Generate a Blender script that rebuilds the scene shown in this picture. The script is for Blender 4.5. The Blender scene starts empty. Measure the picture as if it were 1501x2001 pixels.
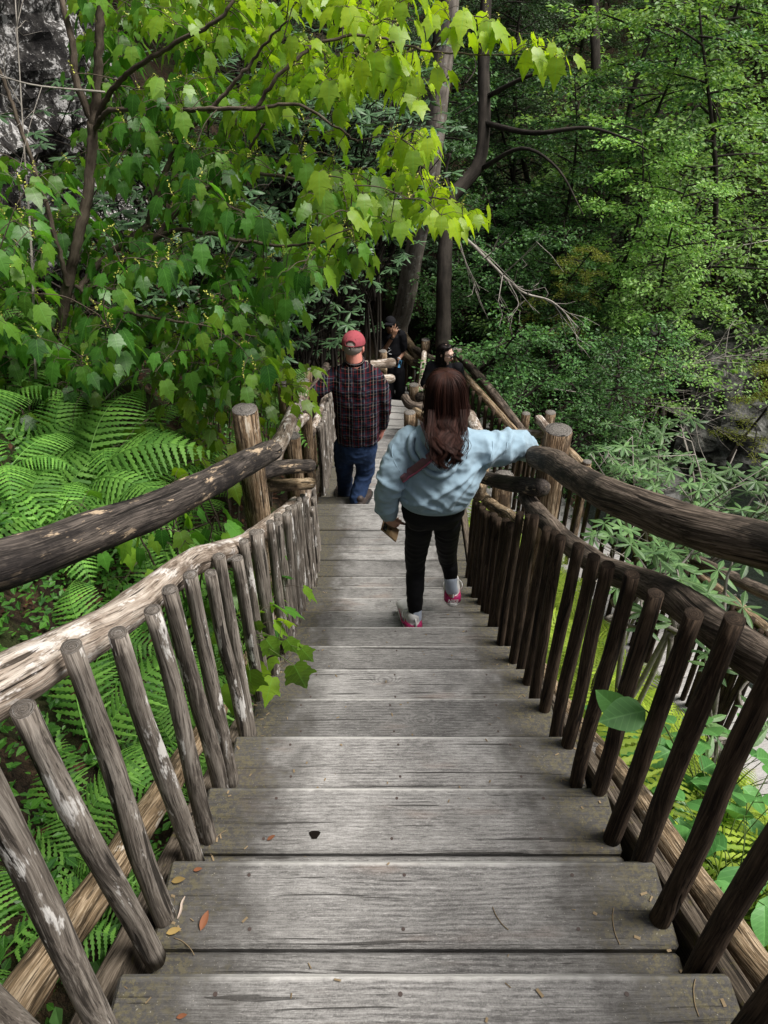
import bpy, bmesh, math, random
import numpy as np
from mathutils import Vector, Matrix, noise
C = bpy.context.scene.collection
R = math.radians
rng = np.random.default_rng(7)
random.seed(7)
PI = math.pi
FPX, TH = 1450.0, R(37.0)
CT, ST = math.cos(TH), math.sin(TH)

# ---------------------------------------------------------------- placing
def at(px, py, z):
    """world point seen at pixel (of 1501x2001) at depth z; camera at the origin, looking along +Y, 37 deg down"""
    yc = (py - 1000.5) / FPX * z
    return Vector(((px - 750.5) / FPX * z, z * CT - yc * ST, -(z * ST + yc * CT)))

def atd(px, py, d):
    r = (py - 1000.5) / FPX
    h = d * (ST + r * CT) / (CT - r * ST)
    z = d * CT + h * ST
    return Vector(((px - 750.5) / FPX * z, d, -h))

PY = [-6, .564, 3.93, 5.06, 9.2, 10.4, 12.2, 30]
PH = [-2.6, 1.455, 3.535, 3.723, 5.43, 5.62, 6.7, 9.5]
def path_h(y): return np.interp(y, PY, PH)
def path_x(y): return np.interp(y, [-4, 6, 9.4, 11.8, 14, 30], [.07, .0, -.12, .45, 1.2, 4.0])

def ground_h(x, y):
    x = np.asarray(x, float); y = np.asarray(y, float)
    p = path_h(y); t = x - path_x(y)
    u = np.clip(-t - .5, 0, None)
    left = p + .5 - 1.0 * np.clip(u, 0, 1.7) - .55 * np.clip(u - 1.7, 0, 1.6) - 1.1 * np.clip(u - 3.3, 0, None)
    v = np.clip(t - .5, 0, None)
    right = p + .55 + .75 * np.clip(v, 0, 2.7) + 1.25 * np.clip(v - 2.7, 0, None)
    h = np.where(t < 0, left, right)
    bed = 9.7 + .02 * y
    h = np.minimum(h, bed)
    far = np.clip(x - (9.2 + .8 * np.sin(y * .3)), 0, None)
    h = h - np.where(t > 0, .8 * far, 0)
    h = h - .5 * np.clip(y - 15.5, 0, None) * np.clip((t + 4) / 6, .35, 1)
    h = h - .03 * np.clip(y - 26, 0, None) ** 1.3
    n = .09 * np.sin(x * 2.3 + y * 1.1) * np.sin(y * 1.9 - x * .7) + .05 * np.sin(x * 5.1 - y * 3.3) + .25 * np.sin(x * .6 + 1) * np.sin(y * .5)
    w = np.clip((np.abs(t) - .6) / 1.5, 0, 1)
    return h + n * w
def gz(x, y): return -float(ground_h(x, y))

# ---------------------------------------------------------------- objects
def tag(o, label=None, cat=None, group=None, kind=None):
    if label: o['label'] = label
    if cat: o['category'] = cat
    if group: o['group'] = group
    if kind: o['kind'] = kind
    return o

def thing(name, label, cat, loc=(0, 0, 0), group=None):
    o = bpy.data.objects.new(name, None); C.objects.link(o)
    o.location = loc; o.empty_display_size = .1
    return tag(o, label, cat, group)

def mk(name, V, Fs, mat=None, parent=None, grain=None, smooth=True, mats=None, midx=None, floats=None):
    """V (n,3); Fs list of (k,m) int arrays; vertices are in world space, moved into the parent's space"""
    V = np.asarray(V, np.float32).reshape(-1, 3)
    if parent is not None:
        off = Vector((0, 0, 0)); q = parent
        while q is not None:
            off += Vector(q.location); q = q.parent
        Vl = V - np.array(off, np.float32)
    else:
        Vl = V
    if not isinstance(Fs, (list, tuple)): Fs = [Fs]
    Fs = [np.asarray(f, np.int32) for f in Fs if len(f)]
    me = bpy.data.meshes.new(name)
    me.vertices.add(len(V)); me.vertices.foreach_set('co', Vl.ravel())
    tot = np.concatenate([np.full(len(f), f.shape[1], np.int32) for f in Fs])
    st = np.concatenate([[0], np.cumsum(tot)[:-1]]).astype(np.int32)
    lo = np.concatenate([f.ravel() for f in Fs])
    me.loops.add(len(lo)); me.loops.foreach_set('vertex_index', lo)
    me.polygons.add(len(tot)); me.polygons.foreach_set('loop_start', st)
    try: me.polygons.foreach_set('loop_total', tot)
    except Exception: pass
    me.polygons.foreach_set('use_smooth', np.full(len(tot), bool(smooth)))
    g = me.attributes.new('grain', 'FLOAT_VECTOR', 'POINT')
    g.data.foreach_set('vector', np.asarray(V if grain is None else grain, np.float32).ravel())
    if floats:
        for k, a in floats.items():
            q = me.attributes.new(k, 'FLOAT', 'POINT'); q.data.foreach_set('value', np.asarray(a, np.float32))
    if mats:
        for m in mats: me.materials.append(m)
        me.polygons.foreach_set('material_index', np.asarray(midx, np.int32))
    elif mat: me.materials.append(mat)
    me.update(calc_edges=True); me.validate()
    o = bpy.data.objects.new(name, me); C.objects.link(o)
    if parent is not None: o.parent = parent
    return o

def catmull(pts, n):
    """n samples per span; pts rows of any width"""
    P = np.asarray(pts, float)
    if len(P) < 3:
        t = np.linspace(0, 1, n * (len(P) - 1) + 1)[:, None]
        return P[0] * (1 - t) + P[-1] * t
    Q = np.vstack([2 * P[0] - P[1], P, 2 * P[-1] - P[-2]])
    out = []
    for i in range(1, len(Q) - 2):
        a, b, c, d = Q[i - 1], Q[i], Q[i + 1], Q[i + 2]
        for k in range(n):
            t = k / n
            out.append(.5 * (2 * b + (c - a) * t + (2 * a - 5 * b + 4 * c - d) * t * t + (3 * b - a - 3 * c + d) * t ** 3))
    out.append(P[-1])
    return np.array(out)

class MB:
    def __init__(s): s.V = []; s.F = []; s.G = []; s.n = 0
    def add(s, V, F, G=None):
        V = np.asarray(V, float).reshape(-1, 3)
        s.V.append(V); s.G.append(V if G is None else np.asarray(G, float))
        for f in F: s.F.append(tuple(int(i) + s.n for i in f))
        s.n += len(V)
    def tube(s, pts, rad, seg=10, cap=True, rough=0, seed=0, spans=1, flat=1.0, round_cap=False, up=None, ridge=0):
        P = np.array([list(p) for p in pts], float); r = np.ones(len(P)) * rad if np.isscalar(rad) else np.array(rad, float)
        if spans > 1:
            A = catmull(np.hstack([P, r[:, None]]), spans); P, r = A[:, :3], A[:, 3]
        if round_cap:
            a0 = (P[0] - P[1]); a0 /= np.linalg.norm(a0); a1 = (P[-1] - P[-2]); a1 /= np.linalg.norm(a1)
            pre = [(P[0] + a0 * r[0] * k, r[0] * math.sqrt(1 - k * k)) for k in (.95, .75, .45)]
            post = [(P[-1] + a1 * r[-1] * k, r[-1] * math.sqrt(1 - k * k)) for k in (.45, .75, .95)]
            P = np.vstack([[q[0] for q in pre], P, [q[0] for q in post]])
            r = np.concatenate([[q[1] for q in pre], r, [q[1] for q in post]])
        T = np.gradient(P, axis=0); T /= np.linalg.norm(T, axis=1)[:, None] + 1e-12
        u = np.array(up if up is not None else ((0, 0, 1) if abs(T[0][2]) < .9 else (0, 1, 0)), float)
        ln = np.concatenate([[0], np.cumsum(np.linalg.norm(np.diff(P, axis=0), axis=1))])
        V = []; G = []
        ang = np.arange(seg) * 2 * PI / seg
        rr = np.random.default_rng(seed + 11); ph = rr.uniform(0, 6.28, 6)
        for i in range(len(P)):
            u = u - T[i] * np.dot(u, T[i]); u /= np.linalg.norm(u) + 1e-12
            w = np.cross(T[i], u)
            k = np.ones(seg)
            if rough:
                L = ln[i]
                k = 1 + rough * (np.sin(ang * 2 + ph[0] + L * 5) * .5 + np.sin(ang * 3 + ph[1] - L * 9) * .35 + np.sin(ang + L * 14 + ph[2]) * .4 + .35 * np.sin(L * 23 + ph[3]) + .25 * np.sin(ang * 5 + L * 31 + ph[4]))
            if ridge: k = k + ridge * np.sin(ang * 11 + ph[5] + ln[i] * 1.5) + ridge * .7 * np.sin(ang * 17 + ph[2] - ln[i] * 2)
            V.append(P[i] + np.outer(np.cos(ang) * r[i] * k, u) + np.outer(np.sin(ang) * r[i] * k * flat, w))
            G.append(np.stack([np.cos(ang) * r[i], np.sin(ang) * r[i], np.full(seg, ln[i] + seed * 3.17)], 1))
        n = len(P); F = []
        for i in range(n - 1):
            for j in range(seg):
                a = i * seg + j; b = i * seg + (j + 1) % seg
                F.append((a, b, b + seg, a + seg))
        V = list(np.vstack(V)); G = list(np.vstack(G))
        if cap:
            for e, idx in ((0, 0), (1, n - 1)):
                c = len(V); V.append(P[idx]); G.append((0, 0, ln[idx] + seed * 3.17 + (5 if e else -5)))
                for j in range(seg):
                    a = idx * seg + j; b = idx * seg + (j + 1) % seg
                    F.append((b, a, c) if e == 0 else (a, b, c))
        s.add(V, F, G)
    def box(s, c, size, rot=None, graindir='x', bev=.006, seed=0):
        x, y, z = [q / 2 for q in size]; b = min(bev, x * .45, y * .45, z * .45)
        V = []; idx = {}
        for sx in (-1, 1):
            for sy in (-1, 1):
                for sz in (-1, 1):
                    for a in range(3):
                        p = [sx * x, sy * y, sz * z]; m = [b * sx, b * sy, b * sz]
                        q = [p[i] - (0 if i == a else m[i]) for i in range(3)]
                        idx[(sx, sy, sz, a)] = len(V); V.append(q)
        F = []
        def sgn(p): return p
        for a in range(3):
            o = [i for i in range(3) if i != a]
            for sg in (-1, 1):
                q = []
                for (u, v) in ((-1, -1), (1, -1), (1, 1), (-1, 1)):
                    k = [0, 0, 0]; k[a] = sg; k[o[0]] = u; k[o[1]] = v
                    q.append(idx[(k[0], k[1], k[2], a)])
                F.append(q if (sg == 1) == (a != 1) else q[::-1])
            for u in (-1, 1):
                for v in (-1, 1):
                    k0 = [0, 0, 0]; k0[a] = -1; k0[o[0]] = u; k0[o[1]] = v
                    k1 = list(k0); k1[a] = 1
                    q = [idx[(*k0, o[0])], idx[(*k1, o[0])], idx[(*k1, o[1])], idx[(*k0, o[1])]]
                    F.append(q if (u * v == 1) == (a != 1) else q[::-1])
        for sx in (-1, 1):
            for sy in (-1, 1):
                for sz in (-1, 1):
                    q = [idx[(sx, sy, sz, a)] for a in range(3)]
                    F.append(q if sx * sy * sz > 0 else q[::-1])
        V = np.array(V); G = V.copy()
        perm = {'x': [1, 2, 0], 'y': [0, 2, 1], 'z': [0, 1, 2]}[graindir]
        G = G[:, perm] + np.array([seed * .37, seed * .73, seed * 5.3])
        if rot is not None: V = V @ np.array(rot.to_3x3()).T
        s.add(V + np.array(c), F, G)
    def ell(s, c, r, rot=None, seg=14, rings=9):
        V = []; F = []
        for i in range(rings + 1):
            p = PI * i / rings
            for j in range(seg):
                a = 2 * PI * j / seg
                V.append((math.sin(p) * math.cos(a) * r[0], math.sin(p) * math.sin(a) * r[1], math.cos(p) * r[2]))
        for i in range(rings):
            for j in range(seg):
                a = i * seg + j; b = i * seg + (j + 1) % seg
                F.append((a, a + seg, b + seg, b))
        V = np.array(V)
        if rot is not None: V = V @ np.array(rot.to_3x3()).T
        s.add(V + np.array(c), F)
    def loft(s, secs, seg=24, power=2.0):
        """secs: (center, u-vector, v-vector)"""
        V = []; F = []
        for c, u, v in secs:
            c, u, v = np.array(c, float), np.array(u, float), np.array(v, float)
            for j in range(seg):
                a = 2 * PI * j / seg; ca, sa = math.cos(a), math.sin(a)
                ca = math.copysign(abs(ca) ** (2 / power), ca); sa = math.copysign(abs(sa) ** (2 / power), sa)
                V.append(c + u * ca + v * sa)
        n = len(secs)
        for i in range(n - 1):
            for j in range(seg):
                a = i * seg + j; b = i * seg + (j + 1) % seg
                F.append((a, b, b + seg, a + seg))
        V.append(np.array(secs[0][0], float)); V.append(np.array(secs[-1][0], float))
        for j in range(seg):
            b = (j + 1) % seg
            F.append((b, j, n * seg)); F.append(((n - 1) * seg + j, (n - 1) * seg + b, n * seg + 1))
        s.add(V, F)
    def arrays(s):
        V = np.vstack(s.V); G = np.vstack(s.G)
        by = {}
        for f in s.F: by.setdefault(len(f), []).append(f)
        return V, [np.array(v) for v in by.values()], G
    def build(s, name, mat, parent=None, smooth=True, mat2=None, n1=None, fl_=None):
        V, F, G = s.arrays(); fl_ = fl_(V) if fl_ else None
        if mat2 is None: return mk(name, V, F, mat, parent, G, smooth, floats=fl_)
        fl = {}
        for k, f in enumerate(s.F): fl.setdefault(len(f), []).append(0 if k < n1 else 1)
        return mk(name, V, F, None, parent, G, smooth, mats=[mat, mat2], midx=[q for v in fl.values() for q in v], floats=fl_)

def fuse(mb, voxel=.006, smooth=4, factor=.5):
    """one continuous surface from overlapping closed shapes"""
    V, F, G = mb.arrays()
    me = bpy.data.meshes.new('tmp')
    me.from_pydata([tuple(v) for v in V], [], [tuple(f) for g in F for f in g])
    bm = bmesh.new(); bm.from_mesh(me); bmesh.ops.remove_doubles(bm, verts=bm.verts, dist=1e-6); bmesh.ops.recalc_face_normals(bm, faces=bm.faces); bm.to_mesh(me); bm.free()
    o = bpy.data.objects.new('tmp', me); C.objects.link(o)
    m = o.modifiers.new('r', 'REMESH'); m.mode = 'VOXEL'; m.voxel_size = voxel; m.adaptivity = 0
    if smooth:
        k = o.modifiers.new('s', 'SMOOTH'); k.iterations = smooth; k.factor = factor
    dg = bpy.context.evaluated_depsgraph_get(); dg.update()
    ev = o.evaluated_get(dg); m2 = bpy.data.meshes.new_from_object(ev)
    n = len(m2.vertices); A = np.empty(n * 3, np.float32); m2.vertices.foreach_get('co', A); A = A.reshape(-1, 3)
    N = np.empty(n * 3, np.float32); m2.vertices.foreach_get('normal', N); N = N.reshape(-1, 3)
    by = {}
    for p in m2.polygons: by.setdefault(len(p.vertices), []).append(tuple(p.vertices))
    bpy.data.objects.remove(o); bpy.data.meshes.remove(me); bpy.data.meshes.remove(m2)
    return A, [np.array(v) for v in by.values()], N

def folds(V, N, fn):
    return V + N * np.array([fn(Vector(v)) for v in V], np.float32)[:, None]

# ---------------------------------------------------------------- materials
class NT:
    def __init__(s, name):
        s.m = bpy.data.materials.new(name); s.m.use_nodes = True
        s.t = s.m.node_tree; s.t.nodes.clear(); s.out = s.t.nodes.new('ShaderNodeOutputMaterial')
    def n(s, typ, _in=None, **kw):
        nd = s.t.nodes.new('ShaderNode' + typ)
        for k, v in kw.items(): setattr(nd, k, v)
        for k, v in (_in or {}).items():
            if isinstance(v, bpy.types.NodeSocket): s.t.links.new(v, nd.inputs[k])
            else: nd.inputs[k].default_value = v
        return nd
    def attr(s, name='grain'): return s.n('Attribute', attribute_name=name).outputs['Vector']
    def vm(s, op, a, b): return s.n('VectorMath', {0: a, 1: b}, operation=op).outputs[0]
    def mt(s, op, a, b=0.0, c=0.0): return s.n('Math', {0: a, 1: b, 2: c}, operation=op).outputs[0]
    def noise(s, vec, scale, detail=4, rough=.6, dist=0): return s.n('TexNoise', {'Vector': vec, 'Scale': scale, 'Detail': detail, 'Roughness': rough, 'Distortion': dist}).outputs[0]
    def mul(s, vec, xyz): return s.vm('MULTIPLY', vec, xyz)
    def ramp(s, fac, stops):
        nd = s.n('ValToRGB', {0: fac}); cr = nd.color_ramp
        while len(cr.elements) < len(stops): cr.elements.new(.5)
        for e, (p, c) in zip(cr.elements, stops):
            e.position = p; e.color = (*c, 1) if len(c) == 3 else c
        return nd.outputs[0]
    def step(s, fac, a, b):
        return s.n('MapRange', {0: fac, 1: a, 2: b, 3: 0.0, 4: 1.0}, interpolation_type='SMOOTHSTEP').outputs[0]
    def mix(s, f, a, b, blend='MIX'):
        nd = s.t.nodes.new('ShaderNodeMix'); nd.data_type = 'RGBA'; nd.blend_type = blend
        for k, v in ((0, f), (6, a), (7, b)):
            if isinstance(v, bpy.types.NodeSocket): s.t.links.new(v, nd.inputs[k])
            else: nd.inputs[k].default_value = (*v, 1) if (k and len(v) == 3) else v
        return nd.outputs[2]
    def bump(s, h, strength=.4, dist=.01): return s.n('Bump', {'Height': h, 'Strength': strength, 'Distance': dist}).outputs[0]
    def pbr(s, col, rough=.8, normal=None, spec=.3, **kw):
        d = {'Base Color': col if isinstance(col, bpy.types.NodeSocket) else (*col, 1), 'Roughness': rough, 'Specular IOR Level': spec}
        if normal is not None: d['Normal'] = normal
        d.update(kw)
        return s.n('BsdfPrincipled', d).outputs[0]
    def done(s, sh):
        s.t.links.new(sh, s.out.inputs[0]); return s.m
    def rnd(s): return s.n('ObjectInfo').outputs['Random']

def wood(name, stops, gscale=55, stretch=.035, flake=None, dark=None, moss=0, rough=.85, bumpd=.004, flake_amt=.56, knots=True, seed=0):
    m = NT(name); g = m.attr()
    off = m.n('CombineXYZ', {0: m.mt('MULTIPLY', m.rnd(), 13.0), 1: 0.0, 2: m.mt('MULTIPLY', m.rnd(), 37.0)}).outputs[0]
    g = m.vm('ADD', g, off)
    warp = m.n('TexNoise', {'Vector': m.mul(g, (3, 3, 1.4)), 'Scale': 1.6, 'Detail': 2.0}).outputs[1]
    gw = m.vm('ADD', g, m.mul(m.vm('SUBTRACT', warp, (.5, .5, .5)), (.05, .05, .05)))
    st = m.mul(gw, (1, 1, stretch))
    n1 = m.noise(st, gscale, 4, .65); n2 = m.noise(m.mul(gw, (1, 1, .12)), gscale * .28, 3, .6); n3 = m.noise(gw, 7, 2, .6)
    f = m.mt('ADD', m.mt('MULTIPLY', n1, .55), m.mt('ADD', m.mt('MULTIPLY', n2, .25), m.mt('MULTIPLY', n3, .2)))
    col = m.ramp(f, stops); h = f
    fine = m.noise(m.mul(gw, (1, 1, .03)), gscale * 4.5, 3, .7); chk = m.step(m.noise(m.mul(gw, (1, 1, .035)), gscale * .9, 2, .5), .63, .66)
    col = m.mix(m.mt('MULTIPLY', m.step(fine, .53, .62), .8), col, tuple(c * .6 for c in stops[0][1]))
    col = m.mix(m.mt('MULTIPLY', m.step(fine, .47, .38), .35), col, tuple(min(1, c * 1.5) for c in stops[-1][1]))
    col = m.mix(m.mt('MULTIPLY', chk, .85), col, tuple(c * .3 for c in stops[0][1]))
    if flake:
        fm = m.noise(m.mul(gw, (1, 1, .22)), 22, 5, .7); fm = m.step(fm, flake_amt, flake_amt + .06)
        col = m.mix(fm, col, flake)
    if dark:
        dm = m.step(m.noise(m.mul(g, (1, 1, .5)), 6.5, 5, .7), .5, .62)
        col = m.mix(m.mt('MULTIPLY', dm, .85), col, dark)
    if moss:
        mm = m.step(m.noise(g, 16, 5, .75), .62 - moss * .1, .7)
        col = m.mix(m.mt('MULTIPLY', mm, .7), col, (.11, .1, .02))
    return m.done(m.pbr(col, rough, m.bump(m.mt('ADD', f, m.mt('SUBTRACT', m.mt('MULTIPLY', fine, .3), m.mt('MULTIPLY', chk, .5))), 1.0, bumpd * 1.5), .2))

def tread_mat(ends=True):
    m = NT('weathered_tread' if ends else 'weathered_walk_plank'); g = m.attr(); pos = m.n('NewGeometry').outputs['Position']
    r = m.rnd()
    off = m.n('CombineXYZ', {0: m.mt('MULTIPLY', r, 7.0), 1: m.mt('MULTIPLY', r, 3.0), 2: m.mt('MULTIPLY', r, 29.0)}).outputs[0]
    g = m.vm('ADD', g, off)
    # knots
    kv = m.n('TexVoronoi', {'Vector': m.mul(g, (1.5, .2, .8)), 'Scale': 3.6, 'Randomness': 1.0})
    kc = m.n('SeparateColor', {0: kv.outputs['Color']}).outputs[0]
    kd = m.mt('ADD', m.mt('MULTIPLY', kv.outputs['Distance'], 1.0), m.mt('MULTIPLY', m.step(kc, .28, .32), 1.0))
    kn = m.mt('SUBTRACT', 1.0, m.step(kd, .035, .075))
    # grain flows round the knots
    wv = m.n('TexNoise', {'Vector': m.mul(g, (2.2, 2, .8)), 'Scale': 1.5, 'Detail': 2.0}).outputs[1]
    gx = m.vm('ADD', g, m.mul(m.vm('SUBTRACT', wv, (.5, .5, .5)), (.045, .06, .02)))
    sep = m.n('SeparateXYZ', {0: gx})
    ring = m.mt('ADD', m.mt('MULTIPLY', sep.outputs[0], 560.0), m.mt('MULTIPLY', m.mt('SUBTRACT', 1.0, m.step(kd, .0, .26)), 34.0))
    rip = m.mt('MULTIPLY', m.mt('ADD', m.mt('SINE', ring), 1.0), .5)
    n1 = m.noise(m.mul(gx, (1, 1, .11)), 230, 3, .75); n2 = m.noise(m.mul(gx, (1, 1, .22)), 26, 3, .65); iso = m.noise(g, 330, 2, .7); n3 = m.noise(g, 3.2, 3, .62)
    f = m.mt('ADD', m.mt('ADD', m.mt('MULTIPLY', rip, .07), m.mt('MULTIPLY', n1, .38)), m.mt('ADD', m.mt('ADD', m.mt('MULTIPLY', iso, .22), m.mt('MULTIPLY', n2, .17)), m.mt('MULTIPLY', n3, .26)))
    col = m.ramp(f, [(.36, (.05, .048, .045)), (.47, (.135, .13, .125)), (.56, (.25, .243, .232)), (.70, (.42, .41, .395))])
    warm = m.step(m.noise(m.mul(g, (1, 1, .25)), 9, 3), .56, .72)
    col = m.mix(m.mt('MULTIPLY', warm, .35), col, (.27, .19, .15))
    tone = m.mt('ADD', m.mt('MULTIPLY', m.mt('FRACT', m.mt('MULTIPLY', r, 7.3)), .5), .68)
    col = m.mix(1.0, col, m.n('CombineColor', {0: tone, 1: tone, 2: tone}).outputs[0], 'MULTIPLY')
    blot = m.step(m.noise(m.mul(g, (1, 1, .7)), 7.5, 4, .75), .55, .72)
    col = m.mix(m.mt('MULTIPLY', blot, .5), col, (.075, .07, .066))
    lin = m.step(rip, .90, .995)
    col = m.mix(m.mt('MULTIPLY', m.mt('MULTIPLY', lin, m.step(m.noise(g, 5, 2), .42, .6)), .42), col, (.05, .047, .044))
    scr = m.step(m.noise(m.mul(gx, (1, 1, .06)), 420, 2, .5), .60, .68)
    col = m.mix(m.mt('MULTIPLY', scr, .55), col, (.045, .042, .04))
    pale = m.step(m.noise(m.mul(gx, (1, 1, .2)), 300, 2, .5), .62, .70)
    col = m.mix(m.mt('MULTIPLY', pale, .25), col, (.55, .54, .52))
    col = m.mix(m.mt('MULTIPLY', kn, .6), col, (.07, .062, .056))
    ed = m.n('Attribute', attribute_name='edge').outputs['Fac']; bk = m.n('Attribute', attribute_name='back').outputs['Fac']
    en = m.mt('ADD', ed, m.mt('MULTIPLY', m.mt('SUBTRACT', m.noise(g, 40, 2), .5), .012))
    col = m.mix(m.mt('MULTIPLY', m.step(en, .982, .994), .6), col, (.56, .55, .52))  # front edge lightened: wear, plus the light its rounding catches, in the colour
    nosing_shade = m.mt('MULTIPLY', m.mt('SUBTRACT', 1.0, m.step(m.mt('ADD', bk, m.mt('MULTIPLY', m.mt('SUBTRACT', m.noise(g, 18, 3), .5), .04)), 1.0, 1.055)), m.mt('GREATER_THAN', bk, .5))
    col = m.mix(m.mt('MULTIPLY', nosing_shade, .85), col, (.022, .02, .017))  # shade beyond the nosing above, painted into the tread colour
    crack = m.step(m.noise(m.mul(gx, (1, 1, .014)), 75, 2, .5), .64, .67)
    col = m.mix(m.mt('MULTIPLY', crack, .75), col, (.02, .018, .016))
    # dirt, moss and contact shade painted in toward both ends, following the board's own length
    px = m.n('SeparateXYZ', {0: pos}).outputs[0]
    e = m.mt('ABSOLUTE', m.mt('SUBTRACT', px, .06))
    nn = m.noise(pos, 9, 3, .7)
    e2 = m.mt('ADD', e, m.mt('MULTIPLY', m.mt('SUBTRACT', nn, .5), .34))
    if not ends: return m.done(m.pbr(m.mix(.25, col, (.5, .49, .47)), .8, m.bump(f, .8, .006), .3))
    dirt_shade = m.step(e2, .20, .47)
    col = m.mix(m.mt('MULTIPLY', dirt_shade, .88), col, (.035, .032, .028))
    moss = m.mt('MULTIPLY', m.step(e2, .36, .5), m.step(m.noise(pos, 75, 3, .8), .44, .60))
    col = m.mix(m.mt('MULTIPLY', moss, .48), col, (.13, .112, .05))
    spec = m.step(m.noise(pos, 240, 2, .6), .68, .74)
    col = m.mix(m.mt('MULTIPLY', spec, .5), col, (.4, .38, .33))
    return m.done(m.pbr(col, .74, m.bump(m.mt('SUBTRACT', f, m.mt('MULTIPLY', crack, .4)), .9, .006), .3))

def endgrain(name, col=(.12, .105, .09), lite=(.3, .27, .23)):
    m = NT(name); g = m.attr()
    ln = m.n('VectorMath', {0: m.mul(g, (1, 1, 0))}, operation='LENGTH').outputs['Value']
    return m

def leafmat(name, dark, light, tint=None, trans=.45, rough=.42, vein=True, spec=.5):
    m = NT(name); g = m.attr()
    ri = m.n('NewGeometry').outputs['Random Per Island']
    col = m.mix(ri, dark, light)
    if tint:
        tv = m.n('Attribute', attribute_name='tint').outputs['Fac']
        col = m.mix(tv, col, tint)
    pn = m.noise(m.n('NewGeometry').outputs['Position'], 30, 2)
    col = m.mix(m.mt('MULTIPLY', m.step(pn, .5, .8), .3), col, tuple(c * .55 for c in dark))
    ob = m.mt('ADD', m.mt('MULTIPLY', m.rnd(), .6), .68)
    col = m.mix(1.0, col, m.n('CombineColor', {0: ob, 1: ob, 2: ob}).outputs[0], 'MULTIPLY')
    h = None
    if vein:
        sp = m.n('SeparateXYZ', {0: g}); ax = m.mt('ABSOLUTE', sp.outputs[0])
        mid = m.mt('SUBTRACT', 1.0, m.step(ax, .0, .03))
        br = m.mt('SINE', m.mt('MULTIPLY', m.mt('SUBTRACT', sp.outputs[1], m.mt('MULTIPLY', ax, .8)), 42.0))
        br = m.step(br, .8, 1.0)
        vv = m.mt('MAXIMUM', mid, m.mt('MULTIPLY', br, .5))
        col = m.mix(m.mt('MULTIPLY', vv, .45), col, tuple(min(1, c * 1.7 + .03) for c in light))
        h = m.bump(vv, -.5, .004)
    d = m.pbr(col, rough, h, spec)
    t = m.n('BsdfTranslucent', {'Color': m.mix(.75, col, m.mix(1.0, col, (1.5, 1.5, .5), 'MULTIPLY'))}).outputs[0]
    return m.done(m.n('MixShader', {0: trans, 1: d, 2: t}).outputs[0])

def bark(name, a, b, sc=18, lichen=None):
    m = NT(name); g = m.attr()
    n1 = m.noise(m.mul(g, (1, 1, .16)), sc, 6, .7); n2 = m.noise(g, sc * .3, 4, .6)
    f = m.mt('ADD', m.mt('MULTIPLY', n1, .6), m.mt('MULTIPLY', n2, .4))
    col = m.ramp(f, [(.38, a), (.62, b)])
    if lichen: col = m.mix(m.step(m.noise(g, 9, 5, .7), .56, .64), col, lichen)
    return m.done(m.pbr(col, .9, m.bump(f, 1.0, .02), .2))

def plain(name, col, rough=.7, spec=.3, var=.15, sc=30, bump=0, sheen=0):
    m = NT(name); p = m.attr()
    n = m.noise(p, sc, 4, .6)
    c = m.mix(n, tuple(x * (1 - var) for x in col), tuple(min(1, x * (1 + var)) for x in col))
    kw = {}
    if sheen: kw = {'Sheen Weight': sheen}
    return m.done(m.pbr(c, rough, m.bump(n, .6, bump) if bump else None, spec, **kw))

M = {}
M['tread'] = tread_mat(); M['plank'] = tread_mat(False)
M['stringer'] = wood('stringer_wood', [(.38, (.03, .024, .018)), (.52, (.085, .068, .05)), (.64, (.17, .14, .11))], moss=.4)
M['baluster_grey'] = wood('grey_baluster_wood', [(.38, (.055, .046, .038)), (.5, (.16, .137, .115)), (.62, (.3, .27, .235))], flake=(.6, .58, .55), flake_amt=.57)
M['baluster_brown'] = wood('brown_baluster_wood', [(.38, (.014, .009, .006)), (.52, (.045, .030, .020)), (.64, (.10, .07, .047))])
M['rail_char'] = wood('dark_handrail_wood', [(.38, (.018, .015, .013)), (.52, (.06, .05, .044)), (.66, (.15, .125, .105))], flake=(.42, .32, .22), flake_amt=.565, dark=(.014, .012, .012), bumpd=.006)
M['rail_dark'] = wood('brown_handrail_wood', [(.38, (.03, .022, .017)), (.52, (.10, .078, .06)), (.66, (.25, .2, .16))], flake=(.38, .33, .27), flake_amt=.66, dark=(.018, .015, .012), bumpd=.006)
M['rail_pale'] = wood('bleached_rail_wood', [(.36, (.10, .075, .055)), (.5, (.30, .24, .19)), (.62, (.50, .44, .38))], flake=(.62, .58, .54), flake_amt=.54, dark=(.10, .07, .05), bumpd=.009)
M['rail_tan'] = wood('tan_rail_wood', [(.38, (.05, .035, .02)), (.52, (.24, .17, .1)), (.66, (.5, .4, .28))], flake=(.55, .5, .42), flake_amt=.62, dark=(.05, .038, .024), bumpd=.008)
M['post'] = wood('peeled_post_wood', [(.38, (.03, .018, .01)), (.5, (.2, .13, .075)), (.64, (.52, .41, .29))], gscale=70, stretch=.03, flake=(.45, .39, .31), flake_amt=.6, dark=(.03, .02, .013), bumpd=.012)
M['cut'] = wood('cut_log_end', [(.38, (.06, .055, .05)), (.52, (.17, .155, .14)), (.66, (.32, .3, .27))], stretch=1, gscale=40)
# ================================================================ walkway
XL, XR = -.478, .613
def board(mb, x0, x1, y0, y1, ztop, th=.042, seed=0, tilt=0):
    w = y1 - y0; n = 10
    rr = random.Random(seed * 7 + 1)
    mb.box(((x0 + x1) / 2, (y0 + y1) / 2, ztop - th / 2), (x1 - x0, w, th), Matrix.Rotation(rr.uniform(-.0018, .0018), 3, 'Z') @ Matrix.Rotation(tilt, 3, 'X'), 'x', .007, seed)

M['nail'] = plain('rusted_nail', (.05, .035, .03), .6)
def nails(mb, x, y, z):
    mb.tube([(x, y, z - .01), (x, y, z + .0012)], .0042, 8)

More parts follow.
